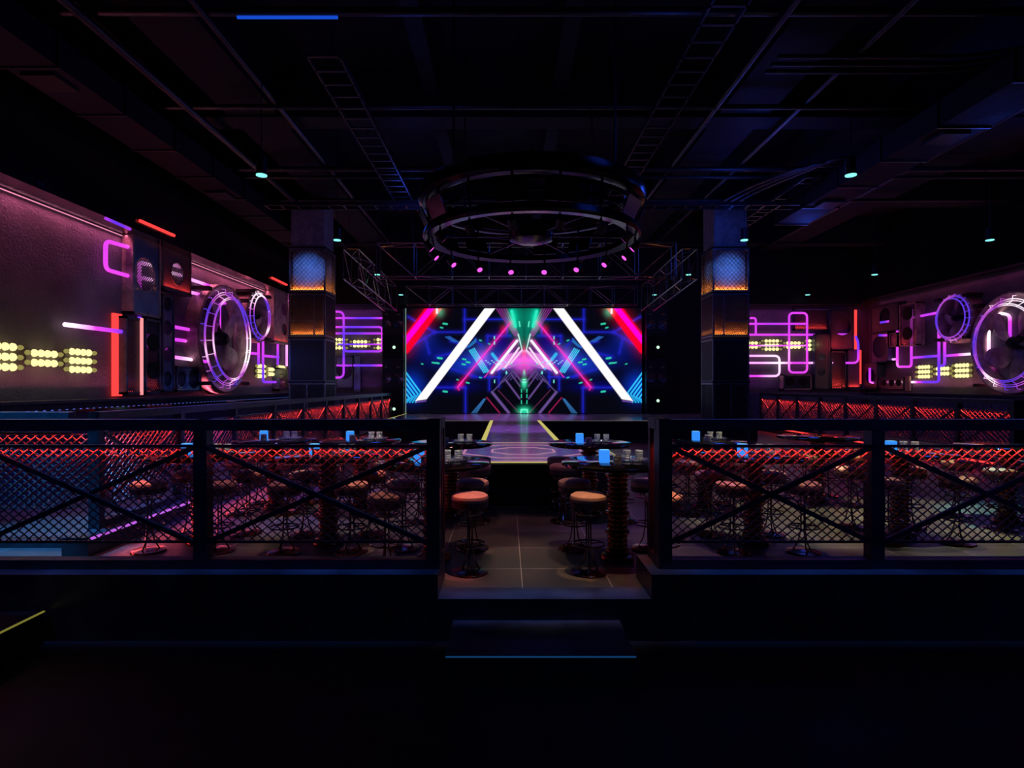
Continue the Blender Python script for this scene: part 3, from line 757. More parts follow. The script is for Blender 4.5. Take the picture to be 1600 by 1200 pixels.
# --- fans
def fan(F, x, y, R, Rc, label, seed):
    """round industrial fan in a drum with a neon cage; R rim radius, Rc cage radius"""
    u, v = F.px(x, y, .3)
    r_ = tag(empty('wall_fan', F(u, v-R, .2)), label, 'fan', 'industrial fans with neon cages')
    MB().lathe((u, v, 0), [(R, .01), (R, .36), (R-.03, .38), (R-.1, .36), (R*.82, .2), (R*.8, .06), (R*.8, .02), (R*.9, .012)], 64, F, caps=False).build('drum', 'rust', r_, True)
    MB().ring((u, v, .37), R-.04, .03, F, 64, 8).build('rim', 'rust', r_, True)
    MB().lathe((u, v, .12), [(.0, .32), (R*.06, .32), (R*.1, .27), (R*.13, .2), (R*.14, 0), (0, -.05)], 24, F).build('hub', 'black', r_, True)
    for k in range(5):
        a0 = 2*PI*k/5 + .35 + seed; vs = []; n, m_ = 9, 7
        for i in range(n):
            t = i/(n-1); rr = R*(.1+.68*t); half = .12+.30*math.sin(PI*min(1, .15+t*.75)); half *= (1 if t < .85 else 1-(t-.85)*2.5)
            for j in range(m_):
                s_ = (j/(m_-1)-.5)*2; a = a0 + s_*half*1.05 + t*.25
                vs.append(F(u+rr*math.cos(a), v+rr*math.sin(a), .2 + s_*.1*(1-.4*t) + .02*(1-s_*s_)))
        nn = len(vs)
        vs2 = []
        for i in range(n):
            t = i/(n-1); rr = R*(.1+.68*t); half = .12+.30*math.sin(PI*min(1, .15+t*.75)); half *= (1 if t < .85 else 1-(t-.85)*2.5)
            for j in range(m_):
                s_ = (j/(m_-1)-.5)*2; a = a0 + s_*half*1.05 + t*.25
                vs2.append(F(u+rr*math.cos(a), v+rr*math.sin(a), .185 + s_*.1*(1-.4*t) + .02*(1-s_*s_)))
        fs = []
        for i in range(n-1):
            for j in range(m_-1):
                q0 = i*m_+j; fs += [(q0, q0+1, q0+m_+1, q0+m_), (nn+q0, nn+q0+m_, nn+q0+m_+1, nn+q0+1)]
        for j in range(m_-1): fs += [(j, nn+j, nn+j+1, j+1), ((n-1)*m_+j, (n-1)*m_+j+1, nn+(n-1)*m_+j+1, nn+(n-1)*m_+j)]
        for i in range(n-1): fs += [(i*m_, (i+1)*m_, nn+(i+1)*m_, nn+i*m_), (i*m_+m_-1, nn+i*m_+m_-1, nn+(i+1)*m_+m_-1, (i+1)*m_+m_-1)]
        MB().add(vs+vs2, fs).build('blade', 'blade', r_, True)
    tr = .0135 if R > 1 else .012
    w1, w2 = .42, .42+.1*R
    cg = MB()
    cg.ring((u, v, w1), Rc, tr, F, 72, 6); cg.ring((u, v, w1), Rc*.955, tr*.8, F, 72, 6); cg.ring((u, v, w2), Rc*.89, tr, F, 72, 6); cg.ring((u, v, w2), Rc*.855, tr*.8, F, 72, 6)
    cage = cg.build('neon_cage', 'neon_cage', r_, True)
    for k in range(20):
        sp = MB()
        a = 2*PI*k/20+.1; c, s_ = math.cos(a), math.sin(a)
        P = lambda q, w: F(u+q*c, v+q*s_, w)
        sp.sweep([P(Rc*.87, w2), P(Rc*.95, w1+.01), P(Rc*1.07, w1), P(Rc*1.07, w1-.13)], tr*.75, 6)
        sp.build('neon_strut', 'neon_cage', cage, True)
    for su in (-1, 1):
        for sv in (-1, 1):
            MB().box(u+su*R*.75-.1, u+su*R*.75+.1, v+sv*R*.82-.05, v+sv*R*.82+.05, .0, .5, F).build('bracket', 'black', r_)
fan(FL, 349, 530, 1.50, 1.28, 'big industrial fan with neon cage on the left wall', 0)
fan(FL, 400, 494, .84, .72, 'small industrial fan with neon cage on the left wall, near the column', .4)
fan(FR, 1583, 536, 1.46, 1.24, 'big industrial fan with neon cage at the right picture edge', .2)
fan(FR, 1494, 497, .80, .71, 'small industrial fan with neon cage on the right wall', .7)

# --- right wall
clusters(FR, [(1441, 581, 3, 'three-row bank of bulbs farthest back on the right wall'), (1470, 580, 2, 'two-row bank of bulbs in the middle on the right wall'),
              (1500, 579, 3, 'three-row bank of bulbs nearest the big right fan')], 'right')
neon(FR, [(1424, 484), (1424, 573), (1402, 573), (1402, 517)], 'U-shaped purple neon behind the gold-framed panel, right wall')
neon(FR, [(1427, 496), (1463, 489)], 'white-pink neon bar left of the small right fan')
neon(FR, [(1389, 545), (1389, 562), (1402, 561)], 'small bent purple neon left of the U-shaped one')
neon(FR, [(1426, 559), (1467, 556)], 'purple neon rung between the U-shape and the twin uprights')
neon(FR, [(1467, 500), (1467, 597), (1376, 597)], 'long bent purple neon dropping from the small right fan and turning left')
neon(FR, [(1476, 490), (1476, 571), (1467, 572)], 'right upright of the twin purple neons under the small right fan', w=.12)
neon(FR, [(1477, 556), (1517, 553)], 'purple neon rung left of the big right fan')
neon(FR, [(1545, 560), (1545, 497), (1560, 489), (1578, 492), (1578, 530)], 'purple neon loop seen through the blades of the big right fan', w=.08)
neon(FR, [(1530, 561), (1556, 573)], 'violet neon end low inside the big right fan', w=.06)
neon(FR, [(1587, 459), (1608, 455)], 'magenta neon bar above the big right fan')
neon(FR, [(1376, 504), (1389, 502)], 'short pink neon seen through the pointed hole panel', w=.3, mat='neon_dim')
neon(FR, [(1359, 575), (1359, 597), (1364, 598)], 'small J-shaped pink neon in the low dark panel', w=.36)
neon(FR, [(1374, 524), (1387, 524)], 'short magenta neon between the two stacked panels at the corner', w=.3, mat='neon_dim')
panel(FR, 1361, 476, 1404, 518, .3, [(1382, 494, .3)], 'upper dark panel with a round hole nearest the right corner', 'darkpanel')
panel(FR, 1361, 520, 1388, 566, .3, [(1374, 542, .42)], 'dark panel with an oval-looking hole under the upper corner panel', 'darkpanel')
panel(FR, 1390, 520, 1402, 542, .3, [], 'small red-lit mesh frame left of the gold frame', full=True, led=5)
panel(FR, 1406, 474, 1432, 541, .3, [(1418, 490, .23), (1418, 521, .23)], 'gold-framed red-lit mesh panel with two black plates, right wall', full=True, body='rust', led=7)
panel(FR, 1347, 567, 1371, 608, .32, [(1360, 588, .3)], 'low dark panel with a round hole in the right corner', 'darkpanel', grille=False)
panel(FR, 1374, 590, 1413, 609, .3, [(1381, 598, .12), (1393, 598, .12), (1404, 598, .12)], 'low red-lit mesh panel with three black plates', full=True, led=8)
lightbar(FR, 1414, 588, 1421, 611, 'short brown post beside the three-plate mesh panel', 'rust', .3)
lightbar(FR, 1433, 500, 1441, 540, 'upright brown metal strip right of the gold-framed panel', 'rust', .12)

# --- back wall, right part
clusters(FB, [(1174, 539, 2, 'two-row bank of bulbs half behind the right column'), (1207, 539, 3, 'three-row bank of bulbs on the back wall right of the column'),
              (1241, 539, 2, 'two-row bank of bulbs inside the upright neon loop'), (1275, 539, 3, 'three-row bank of bulbs beside the tall cabinet on the back wall')], 'back')
neon(FB, [(1233, 489), (1261, 489), (1261, 582), (1233, 582)], 'tall rounded upright neon loop on the back wall', closed=True, rnd=.18, w=.2)
neon(FB, [(1150, 506), (1261, 506)], 'topmost violet neon bar on the back wall right of the column', w=.15)
neon(FB, [(1150, 523), (1273, 523)], 'white and violet neon bar above the bulbs, back wall right')
neon(FB, [(1150, 540), (1260, 540)], 'magenta neon bar running through the bulb banks, back wall right', w=.2, r=.03)
neon(FB, [(1150, 567), (1301, 567)], 'long magenta neon bar below the bulb banks, back wall right')
neon(FB, [(1150, 556), (1218, 556), (1218, 587.5), (1150, 587.5)], 'rounded neon hook opening left beside the right column', rnd=.2)
neon(FB, [(1172, 497), (1181, 497), (1181, 523)], 'small violet neon bend beside the right column', rnd=.15)
neon(FB, [(1337, 525), (1341, 535), (1341, 567), (1322, 567)], 'violet neon hook in the red-lit corner', rnd=.2, w=.4)
neon(FB, [(1307, 522.5), (1328, 522.5)], 'short pink neon inside the big round hole', w=.18, mat='neon_dim')
panel(FB, 1240, 483, 1294, 516, .12, [], 'red-lit mesh rectangle high on the back wall right', full=True, gpitch=.1, led=14)
panel(FB, 1298, 484, 1334, 546, .3, [(1316, 510, .36)], 'dark panel with one big round hole near the right corner', 'darkpanel', grille=False)
panel(FB, 1273, 522, 1297, 608, .3, [(1284, 558, .14), (1284, 581, .15)], 'tall cabinet panel with two dark round holes', 'darkpanel', grille=False)
panel(FB, 1298, 549, 1322, 608, .3, [], 'dark mesh frame with a red-lit foot near the right corner', full=True, gpitch=.1, led=14)
panel(FB, 1324, 547, 1344, 608, .3, [], 'dark red mesh frame in the right corner', 'darkpanel', led=6)
panel(FB, 1223, 585, 1268, 609, .3, [(1235, 596, .15), (1256, 596, .15)], 'low mesh box with two round plates below the neon loop', full=True, body='rust', gpitch=.08)
lightbar(FB, 1336, 484, 1339, 546, 'slim upright red light bar in the right corner, upper', 'redbar', .34)
lightbar(FB, 1344, 547, 1346, 600, 'slim upright red light bar in the right corner, lower', 'redbar', .36)
lamp('POINT', (13.4, 23.0, 3.4), 14, (1, .04, .06), shadow_soft_size=.1)
# --- back wall, left part
clusters(FB, [(527, 537, 3, 'three-row bank of bulbs at the left column on the back wall'), (562, 537, 2, 'two-row bank of bulbs between left column and screen'),
              (599, 537, 3, 'three-row bank of bulbs cut by the left loudspeakers')], 'back')
neon(FB, [(500, 487), (537, 487), (537, 590), (500, 590)], 'tall rounded neon hook beside the left column', rnd=.22, w=.2)
neon(FB, [(500, 497), (598, 497)], 'topmost white-pink neon bar left of the screen')
neon(FB, [(500, 511), (597, 511), (597, 549), (540, 549), (537, 543)], 'violet neon loop left of the screen', rnd=.14)
neon(FB, [(500, 521), (598, 521)], 'white neon bar above the bulb banks left of the screen')
neon(FB, [(528, 538), (598, 538)], 'thin purple neon through the bulb banks left of the screen', r=.03)
neon(FB, [(500, 571), (598, 571)], 'lowest magenta neon bar left of the screen')
lightbar(FB, 553, 556, 563, 612, 'dark blue metal strip below the neon left of the screen', 'bluemetal', .1)
panel(FB, 524, 556, 552, 606, .15, [(538, 580, .3)], 'dark blue round-holed panel beside the left column on the back wall', 'bluemetal')

# wall washing light
strip_light((XL+.1, 14.0, 4.93), .05, 19, 75, (1, .2, .42), (0, 0, 0), math.radians(120))
strip_light((XL+.16, 14.0, 1.52), .05, 18.5, 46, (1, .16, .3), (PI, 0, 0), math.radians(85))
tag(MB().box(XL+.005, XL+.02, 4.0, 23.4, 4.91, 4.925).build('led_strip', 'pinkcove'), 'thin pink cove strip along the top of the left wall', 'LED strip')
strip_light((XR-.14, 17, 1.52), .05, 12.5, 34, (1, .2, .42), (PI, 0, 0), math.radians(85))
strip_light((XR-.1, 17, 5.05), .05, 12.5, 4, (1, .15, .5), (0, 0, 0), math.radians(140))
for x, e, wd in ((11.5, 26, 5.5), (-6.3, 18, 2.4)):
    strip_light((x, YB-.2, 4.9), wd, .05, e*.2, (.7, .12, .9), (0, 0, 0), math.radians(140)); strip_light((x, YB-.2, 1.55), wd, .05, e*.1, (.5, .1, 1.), (PI, 0, 0), math.radians(140))

# ledge counters with reflected glints built as glowing specks, left
ct = tag(empty('wall_counter', (XL+.7, 14, 0)), 'long glossy counter along the left wall with tiny painted blue glints', 'counter')
MB().box(XL+.501, XL+.95, 8.5, 23.4, 1.30, 1.345).build('counter_top', 'gloss', ct)
MB().box(XL+.6, XL+.68, 8.5, 23.4, 0, 1.30).build('counter_front', 'navy', ct)
pl = MB()
for k in range(90):
    y = 9+k*.16; pl.box(XL+.9, XL+.915, y, y+.03, 1.346, 1.356)
o = pl.build('counter_glints', 'counterglint', ct); o['kind'] = 'stuff'
spot((-4.9, 11.0, 4.6), (XL, 12.6, 3.2), 60, (.25, .4, 1), 50, .8)
spot((-4.7, 9.5, 4.6), (XL+.2, 12.9, 2.0), 50, (.5, .6, 1), 8, .3)
spot((11.2, 15, 4.6), (XR, 21.5, 3.0), 50, (.5, .1, .35), 50, .8)
strip_light((-6.6, 14, 2.6), .3, 14, 30, (.08, .16, 1), (0, math.radians(-50), 0))
strip_light((XL+.45, 15, 1.9), .1, 12, 3, (.1, .2, 1), (0, math.radians(40), 0))
strip_light((12.6, 16, 2.6), .3, 10, 18, (.06, .12, 1), (0, math.radians(50), 0))

# ------------------------------------------------------------------ bar stools and tables
def make_stool():
    r_ = empty('bar_stool', (0, 0, 0))
    MB().lathe((0, 0, 0), [(.04, .655), (.155, .66), (.172, .675), (.176, .70), (.168, .725), (.14, .74), (.08, .747), (.001, .749)], 36).build('seat', 'leather', r_, True)
    MB().lathe((0, 0, 0), [(.15, .615), (.172, .62), (.174, .672), (.155, .668)], 36).build('seat_skirt', 'skirt', r_, True)
    for k in range(3):
        a = 2*PI*k/3+.4
        MB().sweep([(.10*math.cos(a), .10*math.sin(a), .02), (.05*math.cos(a), .05*math.sin(a), .11), (.024*math.cos(a), .024*math.sin(a), .24),
                    (.022*math.cos(a), .022*math.sin(a), .5), (.035*math.cos(a), .035*math.sin(a), .62)], .008, 8).build('pole', 'chrome', r_, True)
    fr = MB().ring((0, 0, .27), .145, .008, None, 40, 8)
    for k in range(3):
        a = 2*PI*k/3+.4; fr.sweep([(.02*math.cos(a), .02*math.sin(a), .27), (.145*math.cos(a), .145*math.sin(a), .27)], .006, 6)
    fr.build('foot_ring', 'chrome', r_, True)
    bk = MB().ring((0, 0, .56), .12, .006, None, 36, 6)
    for k in range(8):
        a = 2*PI*k/8; bk.sweep([(.12*math.cos(a), .12*math.sin(a), .56), (.14*math.cos(a), .14*math.sin(a), .617)], .004, 6)
    bk.build('wire_basket', 'chrome', r_, True)
    MB().lathe((0, 0, 0), [(.165, .0), (.172, .008), (.165, .018), (.12, .022), (.11, .024), (.03, .035), (.001, .036)], 36).build('base', 'copper', r_, True)
    return r_
def make_table():
    r_ = empty('cocktail_table', (0, 0, 0))
    MB().lathe((0, 0, 0), [(.3, .935), (.54, .94), (.56, .95), (.56, .972), (.55, .98), (.001, .98)], 64).build('tabletop', 'gloss', r_, True)
    cl = [(.08, .06)]
    n = 18
    for k in range(n):
        z = .07+k*.047; rr = .1 if k % 4 else .118
        cl += [(.082, z), (rr, z+.006), (rr+.005, z+.02), (rr, z+.034), (.082, z+.04)]
    cl += [(.08, .93)]
    MB().lathe((0, 0, 0), cl, 32).build('coil_column', 'copper', r_, True)
    MB().lathe((0, 0, 0), [(.16, 0), (.17, .015), (.16, .045), (.12, .06), (.07, .07)], 40).build('base', 'copper', r_, True)
    MB().lathe((0, 0, 0), [(.11, .915), (.22, .92), (.28, .934)], 32).build('top_plate', 'chrome', r_, True)
    return r_
def make_candle():
    r_ = empty('table_lantern', (0, 0, 0))
    mb = MB(); s = .05
    prof = [(s*.96, 0), (s, .008), (s, .118), (s*.94, .126)]
    vs = []; fs = []; n = 24
    for q, h in prof:
        for i in range(n):
            a = 2*PI*i/n; c, d = math.cos(a), math.sin(a); k = (abs(c)**5+abs(d)**5)**(-1/5)
            vs.append((q*c*k, q*d*k, h))
    for j in range(len(prof)-1):
        for i in range(n): fs.append((j*n+i, j*n+(i+1) % n, (j+1)*n+(i+1) % n, (j+1)*n+i))
    fs.append(tuple(range(n))[::-1])
    lb = mb.add(vs, fs).build('lantern_body', 'candle', r_, True)
    mb = MB(); vs = []
    for q, h in ((s*.94, .126), (s*.8, .121), (s*.1, .115)):
        for i in range(n):
            a = 2*PI*i/n; c, d = math.cos(a), math.sin(a); k = (abs(c)**5+abs(d)**5)**(-1/5); vs.append((q*c*k, q*d*k, h))
    fs = [(j*n+i, j*n+(i+1) % n, (j+1)*n+(i+1) % n, (j+1)*n+i) for j in range(2) for i in range(n)] + [tuple(range(2*n, 3*n))]
    mb.add(vs, fs).build('rim', 'candletop', r_, True)
    return r_
def make_glass(r=.042, h=.105):
    r_ = empty('crystal_tumbler', (0, 0, 0))
    vs = []; fs = []; n = 20; rows = [(r*.85, 0)] + [((r if j % 2 else r*.93), h*(j+1)/10) for j in range(9)] + [(r*.88, h*.9), (r*.82, h*.14), (.001, h*.13)]
    for j, (q, z) in enumerate(rows):
        for i in range(n):
            a = 2*PI*(i+(.5 if j % 2 else 0))/n; vs.append((q*math.cos(a), q*math.sin(a), z))
    for j in range(len(rows)-1):
        for i in range(n): fs.append((j*n+i, j*n+(i+1) % n, (j+1)*n+(i+1) % n, (j+1)*n+i))
    fs.append(tuple(range(n))[::-1])
    MB().add(vs, fs).build('glass_body', 'glass', r_)
    return r_
def make_tray():
    r_ = empty('silver_tray', (0, 0, 0))
    dish = MB().lathe((0, 0, 0), [(.15, 0), (.16, .006), (.158, .014), (.145, .01), (.001, .008)], 40).build('dish', 'silver', r_, True)
    bd = MB()
    for k in range(36):
        a = 2*PI*k/36; bd.lathe((.157*math.cos(a), .157*math.sin(a), .008), [(.002, 0), (.009, .004), (.009, .014), (.002, .018)], 6)
    bd.build('beaded_edge', 'silver', r_)
    return r_
P = {'stool': make_stool(), 'table': make_table(), 'lantern': make_candle(), 'glass': make_glass(), 'tray': make_tray()}
index_kids()
used = {}
def place(kind, loc, label, cat, group):
    o = P[kind] if kind not in used else dup(P[kind])
    used[kind] = 1; o.location = loc; tag(o, label, cat, group); return o
TABLES = [(-.73, 6.0, 'table just left of the railing opening'), (1.12, 6.0, 'table just right of the railing opening'),
          (-.74, 8.0, 'table beside the octagonal podium, left side'), (1.12, 8.0, 'table beside the octagonal podium, right side'),
          (-1.97, 6.6, 'front-row table second left of the aisle'), (2.74, 6.6, 'front-row table second right of the aisle'),
          (-2.05, 8.4, 'back-row table second left of the aisle'), (2.8, 8.4, 'back-row table second right of the aisle'),
          (-3.4, 6.65, 'leftmost front-row table beside the platform curb'), (4.6, 6.95, 'front-row table behind the right railing post'),
          (-3.3, 8.5, 'leftmost back-row table near the curb'), (4.7, 9.0, 'back-row table third right of the aisle'), (6.4, 7.6, 'rightmost table in the cyan light')]
for i, (x, y, d) in enumerate(TABLES):
    place('table', (x, y, 0), 'black cocktail table on coiled column, ' + d.replace('table ', 'one ', 1), 'table', 'cocktail tables on the club floor')
    z = .98
    if i < 11: place('lantern', (x-.14, y-.05, z), 'glowing blue lantern on the ' + d, 'lantern', 'blue table lanterns')
    if i < 11: place('tray', (x+.18, y+.1, z), 'shiny silver tray on the ' + d, 'tray', 'silver trays on the tables')
    for q, (gx, gy, gz, gd) in enumerate(((-.05, -.28, 0, 'lone near-edge crystal tumbler on the '), (.12, .12, .011, 'left crystal tumbler on the tray of the '),
                                           (.24, .1, .011, 'right crystal tumbler on the tray of the '))):
        if i < 11: place('glass', (x+gx, y+gy, z+gz), gd + d, 'glass', 'crystal tumblers on the tables')
    for sx, sy, w1 in ((-1, -1, 'near left'), (1, -1, 'near right'), (-1, 1, 'far left'), (1, 1, 'far right')):
        k = .37 + .02*((i*7+sx*3+sy) % 3-1)
        place('stool', (x+sx*k, y+sy*(.44 if i < 2 and sy < 0 else .37), 0), 'tan leather bar stool, %s of the %s' % (w1, d), 'bar stool', 'bar stools round the cocktail tables')

# ------------------------------------------------------------------ ceiling rig over the podium
RC = (.42, 10.07)
rg = tag(empty('lighting_rig', (RC[0], RC[1], 3.9)), 'large circular black chrome lighting rig hanging over the octagonal podium', 'lighting rig')
MB().lathe((RC[0], RC[1], 0), [(1.82, 4.74), (1.88, 4.78), (1.9, 4.88), (1.87, 4.98), (1.78, 5.01), (1.6, 5.0), (1.55, 4.88), (1.6, 4.77), (1.7, 4.73), (1.82, 4.74)], 72, caps=False).build('drum_ring', 'rig', rg, True)
MB().ring((RC[0], RC[1], 4.66), 1.75, .035, None, 72, 8).build('tube_ring', 'rig', rg, True)
MB().ring((RC[0], RC[1], 4.55), 1.60, .03, None, 72, 8).build('tube_ring', 'rig', rg, True)
MB().lathe((RC[0], RC[1], 0), [(1.78, 4.18), (1.82, 4.22), (1.78, 4.32), (1.62, 4.30), (1.6, 4.2), (1.78, 4.18)], 72, caps=False).build('lower_ring', 'rig', rg, True)
for k in range(16):
    a = 2*PI*(k+.5)/16; c, s_ = math.cos(a), math.sin(a)
    MB().tube((RC[0]+1.7*c, RC[1]+1.7*s_, 4.3), (RC[0]+1.75*c, RC[1]+1.75*s_, 4.75), .02, 6).build('strut', 'rig', rg)
    # bronze reflector panels between the struts
    a0, a1 = a-.13, a+.13
    vs = [(RC[0]+q*math.cos(t), RC[1]+q*math.sin(t), z) for (q, z) in ((1.74, 4.34), (1.86, 4.6), (1.76, 4.34), (1.88, 4.6)) for t in (a0, a1)]
    if k % 3 != 1: MB().add(vs, [(0, 1, 3, 2), (4, 6, 7, 5), (0, 4, 5, 1), (2, 3, 7, 6), (0, 2, 6, 4), (1, 5, 7, 3)]).build('reflector_panel', 'rigpanel', rg)
for k in range(4):
    a = PI/4+k*PI/2
    MB().tube((RC[0]+1.7*math.cos(a), RC[1]+1.7*math.sin(a), 4.98), (RC[0]+1.7*math.cos(a), RC[1]+1.7*math.sin(a), 8.0), .02, 6).build('hanging_rod', 'pipe', rg)
for k in range(6):
    a = k*PI/3; MB().tube((RC[0]+.3*math.cos(a), RC[1]+.3*math.sin(a), 4.28), (RC[0]+1.62*math.cos(a), RC[1]+1.62*math.sin(a), 4.26), .022, 6).build('spoke', 'rig', rg)
MB().lathe((RC[0], RC[1], 0), [(.2, 4.15), (.36, 4.2), (.38, 4.35), (.2, 4.5), (.05, 4.52)], 32).build('center_pod', 'rigpanel', rg, True)
# sixteen moving heads under the lower ring
def head(k):
    a = 2*PI*(k+.5)/16 - PI/2; c, s_ = math.sin(a), math.cos(a)
    cx, cy = RC[0]+1.72*c, RC[1]+1.72*s_
    names = 'spotlight'
    lab = 'small black spotlight with magenta lens under the circular rig, number'
    r_ = empty('rig_spotlight', (cx, cy, 3.9))
    D = Vector((-c*.72, -s_*.72, -.69)); D.normalize(); top = Vector((cx, cy, 4.18)); mid = Vector((cx, cy, 4.02))
    MB().tube(top, mid + Vector((0, 0, .04)), .02, 6).build('yoke', 'rig', r_)
    a_, b_ = mid - D*.09, mid + D*.07
    MB().sweep([a_, mid, b_], .06, 14).build('barrel', 'speaker', r_); bar_ = [q for q in C.objects if q.parent == r_ and q.name.startswith('barrel')][0]
    MB().sweep([b_ - D*.01, b_ + D*.002], .052, 20).build('lens', 'magenta', bar_)
    return r_
words = {0: 'farthest left', 1: 'second from left', 2: 'third from left', 3: 'just left of centre', 4: 'just right of centre', 5: 'third from right', 6: 'second from right', 7: 'farthest right'}
hs = []
for k in range(16):
    a = 2*PI*(k+.5)/16
    hs.append((head(k), math.cos(a - PI/2 - PI/2 + PI/2)))
far = sorted([h for h in hs if h[0].location.y > RC[1]], key=lambda h: h[0].location.x)
near = sorted([h for h in hs if h[0].location.y <= RC[1]], key=lambda h: h[0].location.x)
for i, (h, _) in enumerate(far): tag(h, 'magenta spotlight, far side of circular rig, %s' % words[i], 'spotlight', 'spotlights under the circular rig')
for i, (h, _) in enumerate(near): tag(h, 'dark spotlight, near side of circular rig, %s' % words[i], 'spotlight', 'spotlights under the circular rig')

# ------------------------------------------------------------------ trusses
def truss(name, p0, p1, sect, bays, label, r=.022, n=5):
    """box truss; p0,p1 lower-corner ends; sect = (offset a, offset b) of the other chords"""
    r_ = tag(empty(name, tuple((Vector(p0)+Vector(p1))/2)), label, 'truss')
    a, b = Vector(sect[0]), Vector(sect[1]); p0, p1 = Vector(p0), Vector(p1)
    offs = [Vector((0, 0, 0)), a, b, a+b]
    for o_ in offs: MB().tube(p0+o_, p1+o_, r, 6).build('chord', 'truss', r_)
    br = MB()
    for k in range(bays):
        q0 = p0.lerp(p1, k/bays); q1 = p0.lerp(p1, (k+1)/bays)
        s = k % 2
        for o1, o2 in ((offs[0], a), (b, a+b), (offs[0], b), (a, a+b)):
            br.tube(q0+(o1 if s else o2), q1+(o2 if s else o1), r*.6, n)
            br.tube(q0+o1, q0+o2, r*.6, n)
    for o1, o2 in ((offs[0], a), (b, a+b), (offs[0], b), (a, a+b)): br.tube(p1+o1, p1+o2, r*.6, n)
    br.build('bracing', 'truss', r_)
    top = max(offs, key=lambda q: q.z)
    for t in (.12, .88):
        q = p0.lerp(p1, t)+top; MB().tube(q, (q.x, q.y, 8.0), .01, 5).build('hanging_cable', 'pipe', r_)
    return r_
truss('box_truss', (-3.7, 17.0, 4.87), (4.85, 17.0, 4.87), ((0, 0, .95), (0, .5, 0)), 8, 'wide box truss crossing behind the circular rig')
truss('box_truss', (-3.75, 22.2, 4.78), (4.9, 22.2, 4.78), ((0, 0, .68), (0, .5, 0)), 10, 'wide box truss just above the screen')
truss('side_truss', (-4.9, 17.9, 4.95), (-4.5, 22.0, 4.5), ((0, 0, .9), (.45, 0, 0)), 6, 'truss running back from the left column')
truss('side_truss', (5.3, 17.9, 4.95), (5.0, 22.0, 4.5), ((0, 0, .9), (.45, 0, 0)), 6, 'truss running back from the right column')

# ------------------------------------------------------------------ pendant downlights
cols_ = [(-4.09, 'left'), (5.76, 'inner right'), (11.7, 'outer right')]
rows_ = [(9.95, 'nearest'), (14.4, 'second'), (18.9, 'third'), (23.1, 'farthest')]
for x, cn in cols_:
    for y, rn in rows_:
        if x > 10 and y < 12: continue
        if x == 5.76 and y == 18.9: x_ = 5.8
        else: x_ = x
        r_ = tag(empty('pendant_downlight', (x_, y, 5.25)), 'slim cylindrical cyan downlight, %s one of the %s row' % (rn, cn), 'pendant light', 'cylindrical pendant downlights')
        MB().tube((x_, y, 5.27), (x_, y, 5.55), .085, 20).build('housing', 'black', r_)
        MB().tube((x_, y, 5.252), (x_, y, 5.268), .088, 20).build('lens', 'cyan', r_)
        MB().tube((x_, y, 5.55), (x_, y, 7.999), .008, 6).build('suspension_rod', 'pipe', r_)

# ------------------------------------------------------------------ services under the ceiling
def pipe(pts, r, lab, name='ceiling_pipe'):
    tag(MB().sweep(pts, r, 10).build(name, 'pipe', smooth=True), lab, 'pipe')
pipe([(XL+.6, 8.3, 6.96), (XR-.6, 8.3, 6.96)], .06, 'thick pipe crossing the ceiling nearest the camera')
pipe([(XL+.6, 10.9, 6.85), (XR-.6, 10.9, 6.85)], .05, 'pipe crossing just before the second ceiling beam')
pipe([(XL+.6, 13.9, 6.8), (XR-.6, 13.9, 6.8)], .06, 'pipe crossing between the second and third ceiling beams')
pipe([(XL+.6, 14.3, 6.75), (XR-.6, 14.3, 6.75)], .04, 'thin pipe right behind the mid-hall crossing pipe')
pipe([(XL+.6, 16.4, 6.85), (XR-.6, 16.4, 6.85)], .05, 'pipe crossing just before the third ceiling beam')
pipe([(3.85, -2, 6.85), (3.85, 16.2, 6.85)], .05, 'pipe running back beside the centre right beam, inner side')
pipe([(5.45, -2, 6.9), (5.45, 23.0, 6.9)], .05, 'pipe running back beside the centre right beam, outer side')
pipe([(-4.2, -2, 6.9), (-4.2, 23.0, 6.9)], .05, 'pipe running back beside the left beam, inner side')
pipe([(-5.8, -2, 6.8), (-5.8, 23.0, 6.8)], .07, 'pipe running back beside the left beam, outer side')
pipe([(9.6, -2, 6.9), (9.6, 23.0, 6.9)], .05, 'pipe running back beside the outer right beam')
for k in range(3):
    o_ = k*.22
    pts = rounded([(4.2-o_*0, 9.2+o_), (7.8, 9.2+o_), (9.2, 7.2+o_), (9.2+o_*.5, 3.0)], 1.0, False, 6)
    pipe([(a, b, 6.83) for a, b in pts], .035, ('front', 'middle', 'rear')[k] + ' one of three curved conduits at the upper right')
    pts = rounded([(5.6+o_, 16.3), (5.9+o_, 14.6), (6.6+o_, 13.2-o_), (7.4, 13.1-o_)], .9, False, 6)
    pipe([(a, b, 6.6) for a, b in pts], .035, ('left', 'middle', 'right')[k] + ' one of three bent conduits behind the right beam')
